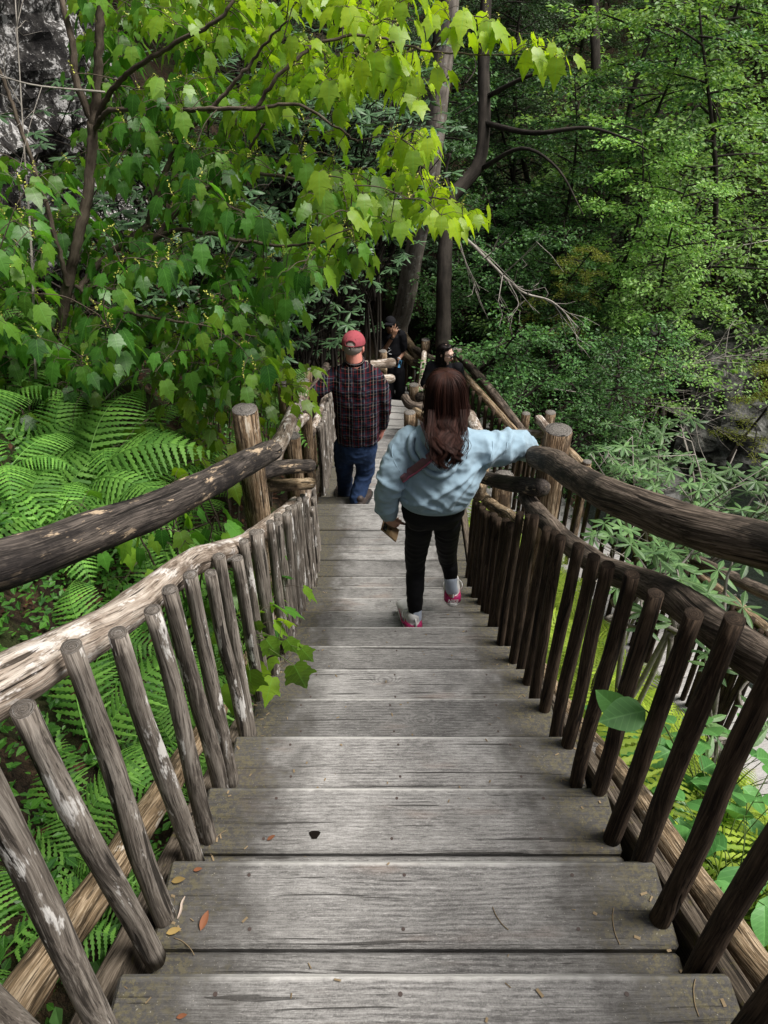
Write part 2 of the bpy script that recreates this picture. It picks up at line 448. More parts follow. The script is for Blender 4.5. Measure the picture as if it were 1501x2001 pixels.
flight1 = thing('staircase', 'long flight of broad grey weathered plank steps between the log handrails in front', 'staircase', (.07, .564, -1.455))
run, rise = .306, .189
def nose(n): return .564 + run * n, 1.455 + rise * n
for n in range(-2, 12):
    d, h = nose(n)
    mb = MB(); sd = n + 40
    w = .186
    board(mb, XL + rng.uniform(-.006, .004), XR + rng.uniform(-.004, .006), d - w, d, -h, seed=sd * 2)
    n1 = len(mb.F)
    for x in (-.30, .04, .42):
        for dy in (.035, .15): nails(mb, x + rng.uniform(-.02, .02), d - dy, -h)
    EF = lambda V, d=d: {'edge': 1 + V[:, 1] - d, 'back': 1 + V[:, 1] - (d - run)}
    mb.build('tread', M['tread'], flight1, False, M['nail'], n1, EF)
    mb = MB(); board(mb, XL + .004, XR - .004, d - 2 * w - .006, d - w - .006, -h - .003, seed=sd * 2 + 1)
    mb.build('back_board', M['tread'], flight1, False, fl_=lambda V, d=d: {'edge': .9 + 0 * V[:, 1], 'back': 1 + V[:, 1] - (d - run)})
    mb = MB(); mb.box((.068, d - .035, -h - .042 - .07), (XR - XL - .03, .03, .135), None, 'x', .004, sd + 80)
    mb.build('riser', M['stringer'], flight1, False)
def slopeboard(parent, x, y0, h0, y1, h1, th=.042, dep=.27, name='stringer', mat=None):
    L = math.hypot(y1 - y0, h1 - h0); a = math.atan2(h1 - h0, y1 - y0)
    mb = MB(); mb.box((x, (y0 + y1) / 2 - math.sin(a) * dep / 2, -(h0 + h1) / 2 - math.cos(a) * dep / 2), (th, L, dep), Matrix.Rotation(-a, 3, 'X'), 'y', .005, 3)
    mb.build(name, mat or M['stringer'], parent, False)
for x in (XL - .045, XR + .045):
    slopeboard(flight1, x, -.9, 1.455 + (-.9 - .564) * .6176 + .06, 3.98, 3.565 + .06)
# inner cleats the treads rest on
land = thing('landing_platform', 'flat plank landing halfway down the stairs beside the hand holding a phone', 'platform', (0, 4.5, -3.723))
edges = [5.06, 4.884, 4.70, 4.512, 4.323, 4.135, 3.948, 3.76]
for i, (a, b) in enumerate(zip(edges[:-1], edges[1:])):
    mb = MB(); board(mb, -.60, .63, b + .008, a, -3.723 + rng.uniform(-.002, .002), seed=200 + i)
    mb.build('plank', M['tread'], land, False)
mb = MB(); mb.box((.0, 5.02, -3.723 - .125), (1.15, .04, .16), None, 'x', .004, 99); mb.build('riser', M['stringer'], land, False)
for x in (-.64, .67):
    mb = MB(); mb.box((x, 4.42, -3.86), (.05, 1.4, .25), None, 'y', .005, 5); mb.build('joist', M['stringer'], land, False)
flight2 = thing('staircase', 'lower flight of shallow grey plank steps under the person in the red cap', 'staircase', (-.08, 5.4, -3.912))
N2 = [(5.424, 3.912), (5.826, 4.10), (6.276, 4.29), (6.73, 4.48), (7.22, 4.67), (7.72, 4.86), (8.22, 5.05), (8.72, 5.24), (9.2, 5.43)]
py = 5.06
for i, (d, h) in enumerate(N2):
    cx = path_x(d) ; mb = MB(); w = (d - py) + .04; k = max(2, round(w / .2)); w /= k
    for j in range(k):
        board(mb, cx - .60, cx + .56, d - w * (j + 1) + .006, d - w * j, -h, seed=300 + i * 4 + j)
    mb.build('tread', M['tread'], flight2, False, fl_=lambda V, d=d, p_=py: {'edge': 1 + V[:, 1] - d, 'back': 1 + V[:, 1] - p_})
    mb = MB(); mb.box((cx, d - .035, -h - .042 - .065), (1.1, .03, .13), None, 'x', .004, i + 120); mb.build('riser', M['stringer'], flight2, False)
    py = d
slopeboard(flight2, -.72, 5.1, 3.88, 9.3, 5.5); slopeboard(flight2, .5, 5.1, 3.88, 9.3, 5.5)
# turning platform and the walk that returns to the right
plat = thing('walkway', 'bend of the plank walk behind the two front people, boards fanning to the right', 'walkway', (.2, 9.9, -5.62))
for i in range(6):
    y = 9.2 + i * .19; a = -.04 * i
    mb = MB(); mb.box((.12 + .06 * i, y + .1, -5.64), (1.75, .182, .042), Matrix.Rotation(a, 3, 'Z'), 'x', .004, 400 + i); mb.build('plank', M['plank'], plat, False)
flight3 = thing('staircase', 'farthest short flight of dark plank steps under the person holding a camera', 'staircase', (.45, 11.8, -6.3))
for i in range(9):
    d = 10.62 + i * .32; h = min(6.47, 5.80 + i * .18)
    mb = MB(); cx = path_x(d) + .1
    board(mb, cx - .7, cx + .6, d - .36, d, -h, seed=500 + i); mb.build('tread', M['plank'], flight3, False)
ret = thing('walkway', 'lower plank walkway running back below the right handrail, pale grey boards', 'walkway', (2.2, 6.2, -5.5))
P0 = Vector((.75, 9.75, -5.64)); P1 = Vector((3.75, 1.6, -5.50)); dv = (P1 - P0); L = dv.length; dv.normalize(); ang = math.atan2(dv.y, dv.x)
side = Vector((dv.y, -dv.x, 0)).normalized()
nb_ = int(L / .195)
for k in range(6):
    mb = MB()
    for i in range(nb_):
        if i * 6 // nb_ != k: continue
        c = P0 + dv * (i + .5) * .195
        mb.box(c, (.188, 1.5, .042), Matrix.Rotation(ang + .0, 3, 'Z'), 'y', .004, 600 + i)
    mb.build('deck_section', M['plank'], ret, False)
M['tread'].node_tree

# ================================================================ railings
def cutend(parent, c, r, nrm, seed=0, mat=None):
    n = Vector(nrm).normalized(); mb = MB()
    mb.tube([Vector(c) - n * .004, Vector(c) + n * .003], [r * .985, r * .96], 18, rough=.03, seed=seed)
    return mb.build('cut_end', mat or M['cut'], parent)

def post(parent, px, base, top, r, seed=0, name='post'):
    mb = MB(); n = 12
    pts = [(px[0] + (px[2] if len(px) > 2 else 0) * k / n, px[1], base + (top - base) * k / n) for k in range(n + 1)]
    mb.tube(pts, [r * (1.04 - .07 * k / n) for k in range(n)] + [r * .95], 28, rough=.035, seed=seed, ridge=.02)
    o = mb.build(name, M['post'], parent)
    cutend(o, (pts[-1][0], px[1], top + .001), r * .95, (0, 0, 1), seed)
    return o

def log(parent, name, pts, rads, mat, seed=0, rough=.05, ends=False, seg=20, spans=8, ridge=.012):
    mb = MB(); mb.tube(pts, rads, seg, rough=rough, seed=seed, spans=spans, round_cap=True, ridge=ridge)
    o = mb.build(name, mat, parent)
    return o

def baluster(parent, x, y, zb, zt, rb, rt, mat, seed, yb=0):
    rr = random.Random(seed); mb = MB()
    lx, ly = rr.uniform(-.012, .012), rr.uniform(-.014, .014); L = zt - zb
    mb.tube([(x, y + yb, zb), (x + lx * .4 + rr.uniform(-.005, .005), y + yb * .6 + rr.uniform(-.006, .006), zb + L * .35), (x + lx * .7 + rr.uniform(-.004, .004), y + ly * .7, zb + L * .7), (x + lx, y + ly, zt)], [rb, rb * .96, (rb + rt) / 2, rt], 16, rough=.05, seed=seed, spans=5, ridge=.02)
    o = mb.build('baluster', mat, parent)
    return o
M['cutdark'] = wood('dark_cut_end', [(.38, (.03, .028, .024)), (.52, (.10, .09, .08)), (.66, (.2, .18, .16))], stretch=1, gscale=40)

left = thing('log_railing', 'rustic log railing on the fern bank side with bleached middle rail and charred thick handrail', 'railing', (-.5, .6, -2.0))
i = 0; y = -.381
while y < 4.42:
    nh = path_h(y); bottom = nh + .11; top = nh - (.72 if y < 3.9 else .62)
    if y > 3.93: bottom = 3.79; top = 3.10
    k = max(0., min(1., (y + .4) / 3.5))
    x = -.462 - .055 * max(0, (y - 2.5) / 1.9)
    o = baluster(left, x + rng.uniform(-.006, .006), y, -bottom - rng.uniform(0, .02), -top + rng.uniform(-.022, .022), .022 * rng.uniform(.9, 1.08), .018 * rng.uniform(.88, 1.08), M['baluster_grey'], i, (.03 if i % 2 else -.02))
    i += 1; y += .143 if y < 3.3 else .12
# rails
log(left, 'handrail', [at(-250, 1170, 1.22), at(0, 1105, 1.48), at(150, 1052, 1.75), at(290, 1000, 2.08), at(400, 948, 2.45), at(480, 905, 2.85), at(532, 880, 3.25)],
    [.051, .052, .052, .051, .050, .050, .046], M['rail_char'], 3, .045)
mrl = [(-.575, -.4, -.20), (-.56, .25, -.545), (-.555, .62, -.79), (-.545, 1.1, -1.10), (-.535, 1.6, -1.38), (-.525, 2.1, -1.74), (-.53, 2.7, -2.11), (-.55, 3.3, -2.48), (-.56, 3.75, -2.75)]
log(left, 'middle_rail', mrl, [.049, .046, .044, .041, .038, .041, .037, .036, .034], M['rail_pale'], 5, .07)
log(left, 'middle_rail', [(-.55, 3.8, -3.12), (-.56, 4.1, -3.13), (-.555, 4.5, -3.12)], [.034, .034, .03], M['rail_pale'], 6, .06)
log(left, 'bottom_rail', [(-.60, -.2, -.96), (-.605, .45, -1.36), (-.60, .9, -1.66), (-.605, 1.35, -1.95), (-.595, 1.8, -2.24), (-.60, 2.4, -2.61), (-.60, 3.2, -3.12), (-.62, 3.9, -3.56)], [.04, .038, .036, .037, .034, .036, .033, .033], M['rail_tan'], 8, .09)
p = at(478, 800, 3.35); post(left, (p.x, p.y), -4.3, p.z, .062, 21)
p = at(558, 752, 5.2); post(left, (p.x, p.y), -5.4, p.z, .06, 22)
p = at(592, 745, 5.9); post(left, (p.x, p.y), -5.6, p.z, .055, 24)
p = at(572, 852, 4.75); post(left, (p.x, p.y), -4.9, p.z, .052, 23)
a, b = at(508, 922, 3.75), at(605, 910, 4.15)
log(left, 'cross_rail', [a, (a + b) / 2 + Vector((0, 0, .01)), b], [.046, .04, .038], M['rail_char'], 10, .05)
cutend(left, a + (a - b).normalized() * .045, .038, (a - b), 4, M['rail_pale'])
a, b = at(520, 950, 4.0), at(606, 945, 4.5)
log(left, 'cross_rail', [a, (a + b) / 2, b], [.036, .036, .036], M['rail_tan'], 12, .05)
log(left, 'handrail', [at(528, 905, 3.9), at(548, 862, 4.35), at(570, 815, 5.0), at(588, 778, 5.7)], [.046, .048, .05, .048], M['rail_pale'], 13, .06)
log(left, 'handrail', [at(590, 800, 5.9), at(606, 775, 6.5), at(640, 752, 7.6), at(664, 742, 8.6)], [.046, .045, .045, .04], M['rail_dark'], 14, .05)
# second run of pickets beside the lower flight
left2 = thing('log_railing', 'close-set grey picket railing on the left of the lower flight beside the plaid shirt', 'railing', (-.6, 6, -3.5))
y = 5.72; i = 0
while y < 9.0:
    nh = float(np.interp(y, [5.06, 9.2], [3.80, 5.42])); xx = path_x(y) - .575
    baluster(left2, xx, y, -nh - .1, -nh + .70 + rng.uniform(-.02, .02), .026, .023, M['baluster_grey'], 100 + i)
    i += 1; y += .108
q = [(path_x(y) - .64, y, -float(np.interp(y, [5.06, 9.2], [3.80, 5.42])) + .66) for y in (5.55, 6.3, 7.2, 8.1, 9.1)]
log(left2, 'middle_rail', q, .038, M['rail_pale'], 31, .06)
log(left2, 'middle_rail', [at(556, 870, 4.8), at(578, 835, 5.3), at(596, 815, 5.9)], .035, M['rail_pale'], 32, .06)
q = [(path_x(y) - .66, y, -float(np.interp(y, [5.06, 9.2], [3.80, 5.42])) + .98) for y in (6.2, 7.2, 8.1, 9.1)]
log(left2, 'handrail', q, .043, M['rail_dark'], 33, .05)
post(left2, (-.86, 7.6), -6, -3.72, .05, 34)

right = thing('log_railing', 'dark brown log railing down the right side where the person in the hoodie leans', 'railing', (.6, .6, -2.0))
i = 0; y = -.253
while y < 2.66:
    nh = path_h(y)
    baluster(right, .592 + rng.uniform(-.006, .006), y, -nh - .12, -nh + .74 + rng.uniform(-.02, .02) + (.03 if y > 2.3 else 0), .0215, .018, M['baluster_brown'], 200 + i)
    i += 1; y += .142
y = 2.74
while y < 4.05:
    nh = path_h(y)
    baluster(right, .592 + rng.uniform(-.005, .005), y, -nh - .12, -nh + .655 + rng.uniform(-.02, .02), .0235, .021, M['baluster_brown'], 200 + i)
    i += 1; y += .132
log(right, 'handrail', [at(1640, 1110, 1.32), at(1501, 1070, 1.5), at(1400, 1044, 1.64), at(1300, 1010, 1.83), at(1200, 972, 2.1), at(1130, 935, 2.5), at(1080, 902, 3.0), at(1048, 893, 3.36)],
    [.05, .050, .049, .050, .049, .049, .052, .052], M['rail_dark'], 41, .04)
log(right, 'middle_rail', [(.665, -.3, -.26), (.672, .1, -.53), (.668, .5, -.76), (.662, .88, -.99), (.668, 1.3, -1.22), (.662, 1.7, -1.49), (.67, 2.1, -1.72), (.665, 2.6, -1.95), (.66, 2.8, -2.02)], [.045, .043, .042, .04, .041, .038, .039, .038, .036], M['rail_dark'], 42, .06)
log(right, 'middle_rail', [(.65, 2.75, -2.16), (.655, 3.1, -2.36), (.65, 3.6, -2.66), (.64, 4.0, -2.86)], [.033, .035, .035, .032], M['rail_tan'], 43, .06)
log(right, 'bottom_rail', [(.74, .1, -1.27), (.735, .8, -1.71), (.745, 1.3, -2.03), (.735, 1.8, -2.37), (.74, 2.4, -2.74), (.73, 3.2, -3.22)], [.042, .039, .04, .037, .038, .034], M['rail_tan'], 44, .08)
a, b = at(935, 930, 3.95), at(1058, 953, 3.25)
log(right, 'cross_rail', [a, (a + b) / 2 + Vector((0, 0, -.01)), b], [.034, .038, .04], M['rail_char'], 45, .05)
p = at(1092, 840, 3.22); post(right, (p.x - .03, p.y, .03), -5.2, p.z, .062, 46)
p = at(985, 930, 4.5); post(right, (p.x, p.y), -5.2, p.z, .065, 47)
post(right, (.70, 1.5), -3.6, -2.15, .055, 48)
log(right, 'handrail', [at(918, 812, 6.4), at(930, 840, 5.6), at(946, 880, 4.9)], [.05, .052, .05], M['rail_pale'], 49, .05)
log(right, 'handrail', [at(944, 905, 4.6), at(938, 940, 4.2), at(934, 965, 3.95)], [.042, .042, .04], M['rail_tan'], 50, .05)

# railing of the return walkway (behind and right)
rail3 = thing('log_railing', 'long bark-speckled log railing slanting down to the lower walkway, right of the tall stout post', 'railing', (2, 6.5, -5.5))
T = [at(893, 690, 10.3), at(955, 758, 9.6), at(1020, 842, 9.0)]
log(rail3, 'handrail', T, [.055, .058, .056], M['rail_dark'], 61, .05)
T2 = [at(1112, 884, 8.3), at(1165, 938, 7.85), at(1232, 1002, 7.3)]
log(rail3, 'handrail', T2, [.055, .058, .06], M['rail_tan'], 62, .05)
T3 = [at(1225, 1030, 7.2), at(1310, 1072, 6.7), at(1395, 1112, 6.3), at(1510, 1165, 5.9), at(1640, 1225, 5.5)]
log(rail3, 'handrail', T3, [.05, .056, .055, .056, .055], M['rail_dark'], 63, .06)
def drop(v, dz, dx=0): return Vector((v.x + dx, v.y, v.z - dz))
log(rail3, 'middle_rail', [at(900, 725, 10.0), at(950, 780, 9.5), at(1008, 845, 8.9)], .045, M['rail_tan'], 64, .05)
log(rail3, 'middle_rail', [at(1100, 905, 8.2), at(1165, 965, 7.7), at(1205, 998, 7.3), at(1262, 1042, 6.9)], .042, M['rail_dark'], 65, .06)
log(rail3, 'middle_rail', [at(1272, 1048, 6.8), at(1340, 1105, 6.5), at(1420, 1165, 6.1), at(1510, 1240, 5.7)], .042, M['rail_tan'], 66, .06)
mids = [at(900, 725, 10.0), at(1008, 845, 8.9), at(1100, 905, 8.2), at(1262, 1042, 6.9), at(1420, 1165, 6.1), at(1510, 1240, 5.7)]
mids = catmull(np.array([list(v) for v in mids]), 9)
for i, v in enumerate(mids):
    baluster(rail3, v[0] - .05, v[1], -5.75, v[2] + .05 * rng.uniform(-.4, 1), .026, .023, M['baluster_brown'], 300 + i)
for (px_, py_, z_, r_) in ((1028, 808, 9.1, .055), (1076, 806, 8.7, .065), (893, 683, 10.4, .075), (1278, 996, 6.9, .065), (1148, 902, 8.0, .05)):
    p = at(px_, py_, z_); post(rail3, (p.x, p.y), -6.5, p.z, r_, int(px_))
a, b = at(1012, 846, 8.9), at(1062, 848, 8.5); log(rail3, 'cross_rail', [a, (a + b) / 2, b], .05, M['rail_pale'], 70, .04)
a, b = at(1053, 820, 8.6), at(1085, 855, 8.2); log(rail3, 'cross_rail', [a, (a + b) / 2, b], .055, M['rail_pale'], 71, .04)
a, b = at(1040, 877, 8.3), at(1060, 877, 8.2); log(rail3, 'cross_rail', [a, (a + b) / 2, b], .04, M['rail_tan'], 72, .04)

# log barrier behind the head of the man, at the bend
bar = thing('log_barrier', 'pale horizontal log barrier with two short posts just behind the red cap', 'barrier', (-.5, 10.5, -6))
log(bar, 'rail', [at(585, 737, 10.6), at(640, 727, 10.9), at(700, 716, 11.2), at(765, 709, 11.5)], .075, M['rail_pale'], 73, .03)
log(bar, 'rail', [at(690, 747, 11.0), at(764, 740, 11.5)], .07, M['rail_pale'], 74, .03)
a = at(748, 724, 11.7); log(bar, 'rail', [a + Vector((0, .5, .02)), a], .07, M['rail_tan'], 75, .03)
p = at(600, 706, 10.8); post(bar, (p.x, p.y), -7, p.z, .065, 76)
p = at(748, 686, 11.8); post(bar, (p.x, p.y), -7.6, p.z, .07, 77)
a, b = at(613, 735, 10.8), at(640, 775, 10.5); log(bar, 'brace', [a, b], .055, M['rail_tan'], 78, .03)

# posts with curved logs at the right of the bend
stub = thing('log_post_cluster', 'stubby log posts with bowed log pieces between them just left of the long brown hair', 'post cluster', (.4, 9.5, -5.6))
p = at(809, 752, 10.2); post(stub, (p.x, p.y), -6.4, p.z, .07, 80)
p = at(801, 806, 9.3); post(stub, (p.x, p.y), -6.2, p.z, .075, 81)
log(stub, 'bowed_log', [at(792, 778, 9.8), at(800, 790, 9.7), at(816, 795, 9.7), at(832, 792, 9.9)], .06, M['rail_dark'], 82, .05)
log(stub, 'bowed_log', [at(822, 776, 9.9), at(834, 778, 9.9), at(840, 800, 9.7)], .075, M['rail_dark'], 83, .05)
log(stub, 'bowed_log', [at(812, 805, 9.5), at(824, 812, 9.4), at(836, 822, 9.2)], .06, M['rail_tan'], 84, .05)

# far railing climbing past the cameraman
far = thing('log_railing', 'farthest log railing with dark pickets beside the person holding a camera', 'railing', (.6, 12, -6))
log(far, 'handrail', [at(782, 647, 14.6), at(800, 672, 13.8), at(818, 700, 13)], .075, M['rail_tan'], 90, .05)
log(far, 'handrail', [at(813, 684, 13.2), at(840, 700, 12.4), at(858, 706, 12), at(893, 720, 11)], .065, M['rail_dark'], 91, .05)
log(far, 'middle_rail', [at(780, 680, 14), at(795, 698, 13.5), at(810, 710, 13)], .08, M['rail_tan'], 92, .05)
log(far, 'middle_rail', [at(812, 708, 12.9), at(842, 716, 12.2)], .05, M['rail_dark'], 93, .05)
p = at(832, 664, 12.4); post(far, (p.x, p.y), -8, p.z, .075, 94)
log(far, 'post', [at(829, 690, 12.3), at(825, 730, 12.0), at(820, 775, 11.6)], .045, M['rail_pale'], 95, .04)
for i in range(9):
    k = i / 8; a = at(786 + 60 * k, 690 + 25 * k, 13.7 - 1.6 * k); 
    baluster(far, a.x, a.y, a.z - 1.0, a.z, .038, .034, M['baluster_brown'], 700 + i)
# ================================================================ terrain
m = NT('forest_floor'); g = m.n('NewGeometry').outputs['Position']
n1 = m.noise(g, 3.5, 4, .7); n2 = m.noise(g, 26, 4, .75)
col = m.ramp(m.mt('ADD', m.mt('MULTIPLY', n1, .5), m.mt('MULTIPLY', n2, .5)), [(.38, (.012, .008, .005)), (.5, (.028, .019, .012)), (.62, (.075, .048, .028))])
col = m.mix(m.mt('MULTIPLY', m.step(m.noise(g, 1.3, 5, .7), .5, .62), .7), col, (.03, .045, .012))
M['floor'] = m.done(m.pbr(col, .95, m.bump(n2, 1, .05), .15))
xs = np.concatenate([np.linspace(-30, -4, 30)[:-1], np.linspace(-4, 6, 110)[:-1], np.linspace(6, 60, 90)])
ys = np.concatenate([np.linspace(-8, 12, 170)[:-1], np.linspace(12, 75, 90)])
X, Y = np.meshgrid(xs, ys); Zg = -ground_h(X, Y)
rrz = np.random.default_rng(3).normal(0, .018, Zg.shape); Zg = Zg + rrz
V = np.stack([X.ravel(), Y.ravel(), Zg.ravel()], 1); nx, ny = len(xs), len(ys)
I = np.arange(nx * ny).reshape(ny, nx)
F = np.stack([I[:-1, :-1].ravel(), I[:-1, 1:].ravel(), I[1:, 1:].ravel(), I[1:, :-1].ravel()], 1)
tag(mk('ground', V, F, M['floor']), kind='structure')
m = NT('creek'); g = m.n('NewGeometry').outputs['Position']
fo = m.step(m.noise(m.mul(g, (1, .4, 1)), 2.2, 6, .7), .6, .68)
M['water'] = m.done(m.pbr(m.mix(fo, (.012, .015, .013), (.5, .53, .52)), .12, m.bump(m.noise(g, 6, 4), .6, .05), .6))
tag(mk('water', [(2, -6, -9.45), (12, -6, -9.45), (12, 26, -9.85), (2, 26, -9.85)], np.array([[0, 1, 2, 3]]), M['water'], smooth=False), kind='structure')
# ================================================================ foliage
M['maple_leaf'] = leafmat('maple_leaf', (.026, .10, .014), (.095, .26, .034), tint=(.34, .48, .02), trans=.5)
M['fern_leaf'] = leafmat('fern_leaf', (.065, .18, .028), (.17, .37, .06), trans=.35, vein=False, rough=.6, spec=.3)
M['fern_lime'] = leafmat('lime_fern_leaf', (.16, .26, .02), (.34, .44, .05), trans=.35, vein=False, rough=.6, spec=.3)
M['rhodo_leaf'] = leafmat('rhododendron_leaf', (.03, .075, .03), (.075, .15, .06), trans=.12, rough=.45, spec=.4)
M['rhodo_pale'] = leafmat('pale_rhododendron_leaf', (.035, .085, .028), (.10, .185, .06), trans=.15, rough=.5, spec=.35)
M['broad_leaf'] = leafmat('broad_leaf', (.05, .16, .04), (.12, .30, .08), trans=.3)
M['beech_leaf'] = leafmat('beech_leaf', (.035, .105, .03), (.115, .25, .07), trans=.35, vein=False, spec=.3)
M['beech_light'] = leafmat('light_beech_leaf', (.14, .31, .06), (.36, .56, .18), trans=.4, vein=False, spec=.3)
M['hemlock_leaf'] = leafmat('hemlock_needle', (.018, .045, .016), (.05, .10, .03), trans=.15, vein=False, spec=.2)
M['yellow_needle'] = leafmat('yellow_green_needle', (.14, .17, .02), (.26, .29, .04), trans=.3, vein=False, spec=.2)
M['blossom'] = plain('yellow_green_blossom', (.48, .50, .10), .7, sc=200)
M['bark_maple'] = bark('young_maple_bark', (.035, .025, .018), (.15, .12, .09), 30)
M['bark_tree'] = bark('furrowed_trunk_bark', (.05, .042, .035), (.24, .21, .18), 14, lichen=(.26, .26, .24))
M['bark_dark'] = bark('dark_trunk_bark', (.012, .010, .008), (.05, .042, .034), 14)
M['twig_pale'] = bark('pale_dead_twig', (.16, .14, .12), (.4, .37, .33), 40)
M['stem'] = plain('green_stem', (.08, .12, .03), .6)

def leaf_tpl_maple():
    hp = [(0, 0), (.12, -.07), (.20, -.06), (.28, .0), (.33, .10), (.36, .20), (.385, .30), (.41, .40), (.46, .52), (.505, .66), (.41, .61), (.325, .60), (.26, .66), (.20, .78), (.13, .93), (.06, 1.08), (0, 1.22)]
    mid = [0, .02, .05, .10, .17, .26, .34, .41, .47, .52, .56, .62, .70, .80, .93, 1.08, 1.22]
    jag = [0, 0, .02, -.016, .022, -.018, .022, -.018, .016, 0, -.012, .018, -.015, .018, -.012, .01, 0]
    V = []; F = []
    def z(x, y): return -.13 * abs(x) ** 1.3 - .22 * y * y * (1 if y > 0 else 0)
    for y in mid: V.append((0, y, z(0, y)))
    n = len(mid)
    for s in (1, -1):
        b = len(V)
        for (x, y), j in zip(hp, jag): V.append((s * (x + j), y, z(x, y) - .012 * math.sin(y * 16)))
        for i in range(n - 1):
            q = [i, b + i, b + i + 1, i + 1]
            F.append(q if s == 1 else q[::-1])
    V = np.array(V); F = np.array(F)
    return V, F
def leaf_tpl_oval(width=.26, k=6, fold=.25, droop=.25, peak=.45):
    V = []; F = []
    ys = np.linspace(0, 1, k + 1)
    for y in ys: V.append((0, y, -droop * y * y))
    n = k + 1
    for s in (1, -1):
        b = len(V)
        for y in ys:
            w = width * (math.sin(PI * y ** (math.log(.5) / math.log(peak))) ** .8 if 0 < y < 1 else 0)
            V.append((s * w, y, -droop * y * y + fold * w))
        for i in range(k):
            q = [i, b + i, b + i + 1, i + 1]; F.append(q if s == 1 else q[::-1])
    return np.array(V), np.array(F)
def leaf_tpl_small():
    V = np.array([(0, 0, 0), (.3, .4, .05), (.17, .78, .0), (0, 1, -.08), (-.17, .78, .0), (-.3, .4, .05)])
    return V, np.array([(0, 1, 2, 3), (0, 3, 4, 5)])
T_MAPLE = leaf_tpl_maple(); T_SMALL = leaf_tpl_small()
T_RHODO = leaf_tpl_oval(.15, 5, -.35, .25, .58); T_BROAD = leaf_tpl_oval(.36, 7, .15, .25, .42)
T_NEEDLE = (np.array([(-.09, 0, 0), (.09, 0, 0), (.07, 1, -.05), (-.07, 1, -.05)]), np.array([(0, 1, 2, 3)]))

def frames(D, N):
    D = D / (np.linalg.norm(D, axis=1)[:, None] + 1e-9)
    X = np.cross(D, N); X /= np.linalg.norm(X, axis=1)[:, None] + 1e-9
    Z = np.cross(X, D)
    return np.stack([X, D, Z], 2)        # columns
def scatter(tpl, P, D, N, S, tint=None):
    Vt, Ft = tpl; m = len(Vt); k = len(P)
    if k == 0: return np.zeros((0, 3)), np.zeros((0, Ft.shape[1]), int), np.zeros((0, 3)), np.zeros(0)
    A = frames(np.asarray(D, float), np.asarray(N, float)); S = np.broadcast_to(np.asarray(S, float), (k,))
    V = np.einsum('kij,mj->kmi', A, Vt) * S[:, None, None] + np.asarray(P)[:, None, :]
    F = (Ft[None] + (np.arange(k) * m)[:, None, None]).reshape(-1, Ft.shape[1])
    G = np.broadcast_to(Vt[None], (k, m, 3)).reshape(-1, 3)
    t = np.repeat(np.zeros(k) if tint is None else tint, m)
    return V.reshape(-1, 3), F, G, t

class Cloud:
    def __init__(s): s.P = []; s.D = []; s.N = []; s.S = []; s.T = []
    def add(s, p, d, n, sz, t=0): s.P.append(tuple(p)); s.D.append(tuple(d)); s.N.append(tuple(n)); s.S.append(sz); s.T.append(t)
    def build(s, name, tpl, mat, parent=None, smooth=False):
        V, F, G, t = scatter(tpl, np.array(s.P), np.array(s.D), np.array(s.N), np.array(s.S), np.array(s.T))
        return mk(name, V, F, mat, parent, G, smooth, floats={'tint': t})

def rv(a=1.0): return Vector((random.uniform(-a, a), random.uniform(-a, a), random.uniform(-a, a)))

# ---------------------------------------------------------------- striped maples (foreground left)
def project(P):
    P = np.asarray(P, float); h = -P[:, 2]; z = P[:, 1] * CT + h * ST; yc = h * CT - P[:, 1] * ST
    return P[:, 0] / z * FPX + 750.5, yc / z * FPX + 1000.5, z
def inpoly(x, y, poly):
    c = np.zeros(len(x), bool); n = len(poly)
    for i in range(n):
        x1, y1 = poly[i]; x2, y2 = poly[i - 1]
        with np.errstate(divide='ignore', invalid='ignore'):
            c ^= ((y1 > y) != (y2 > y)) & (x < (x2 - x1) * (y - y1) / (y2 - y1 + 1e-9) + x1)
    return c

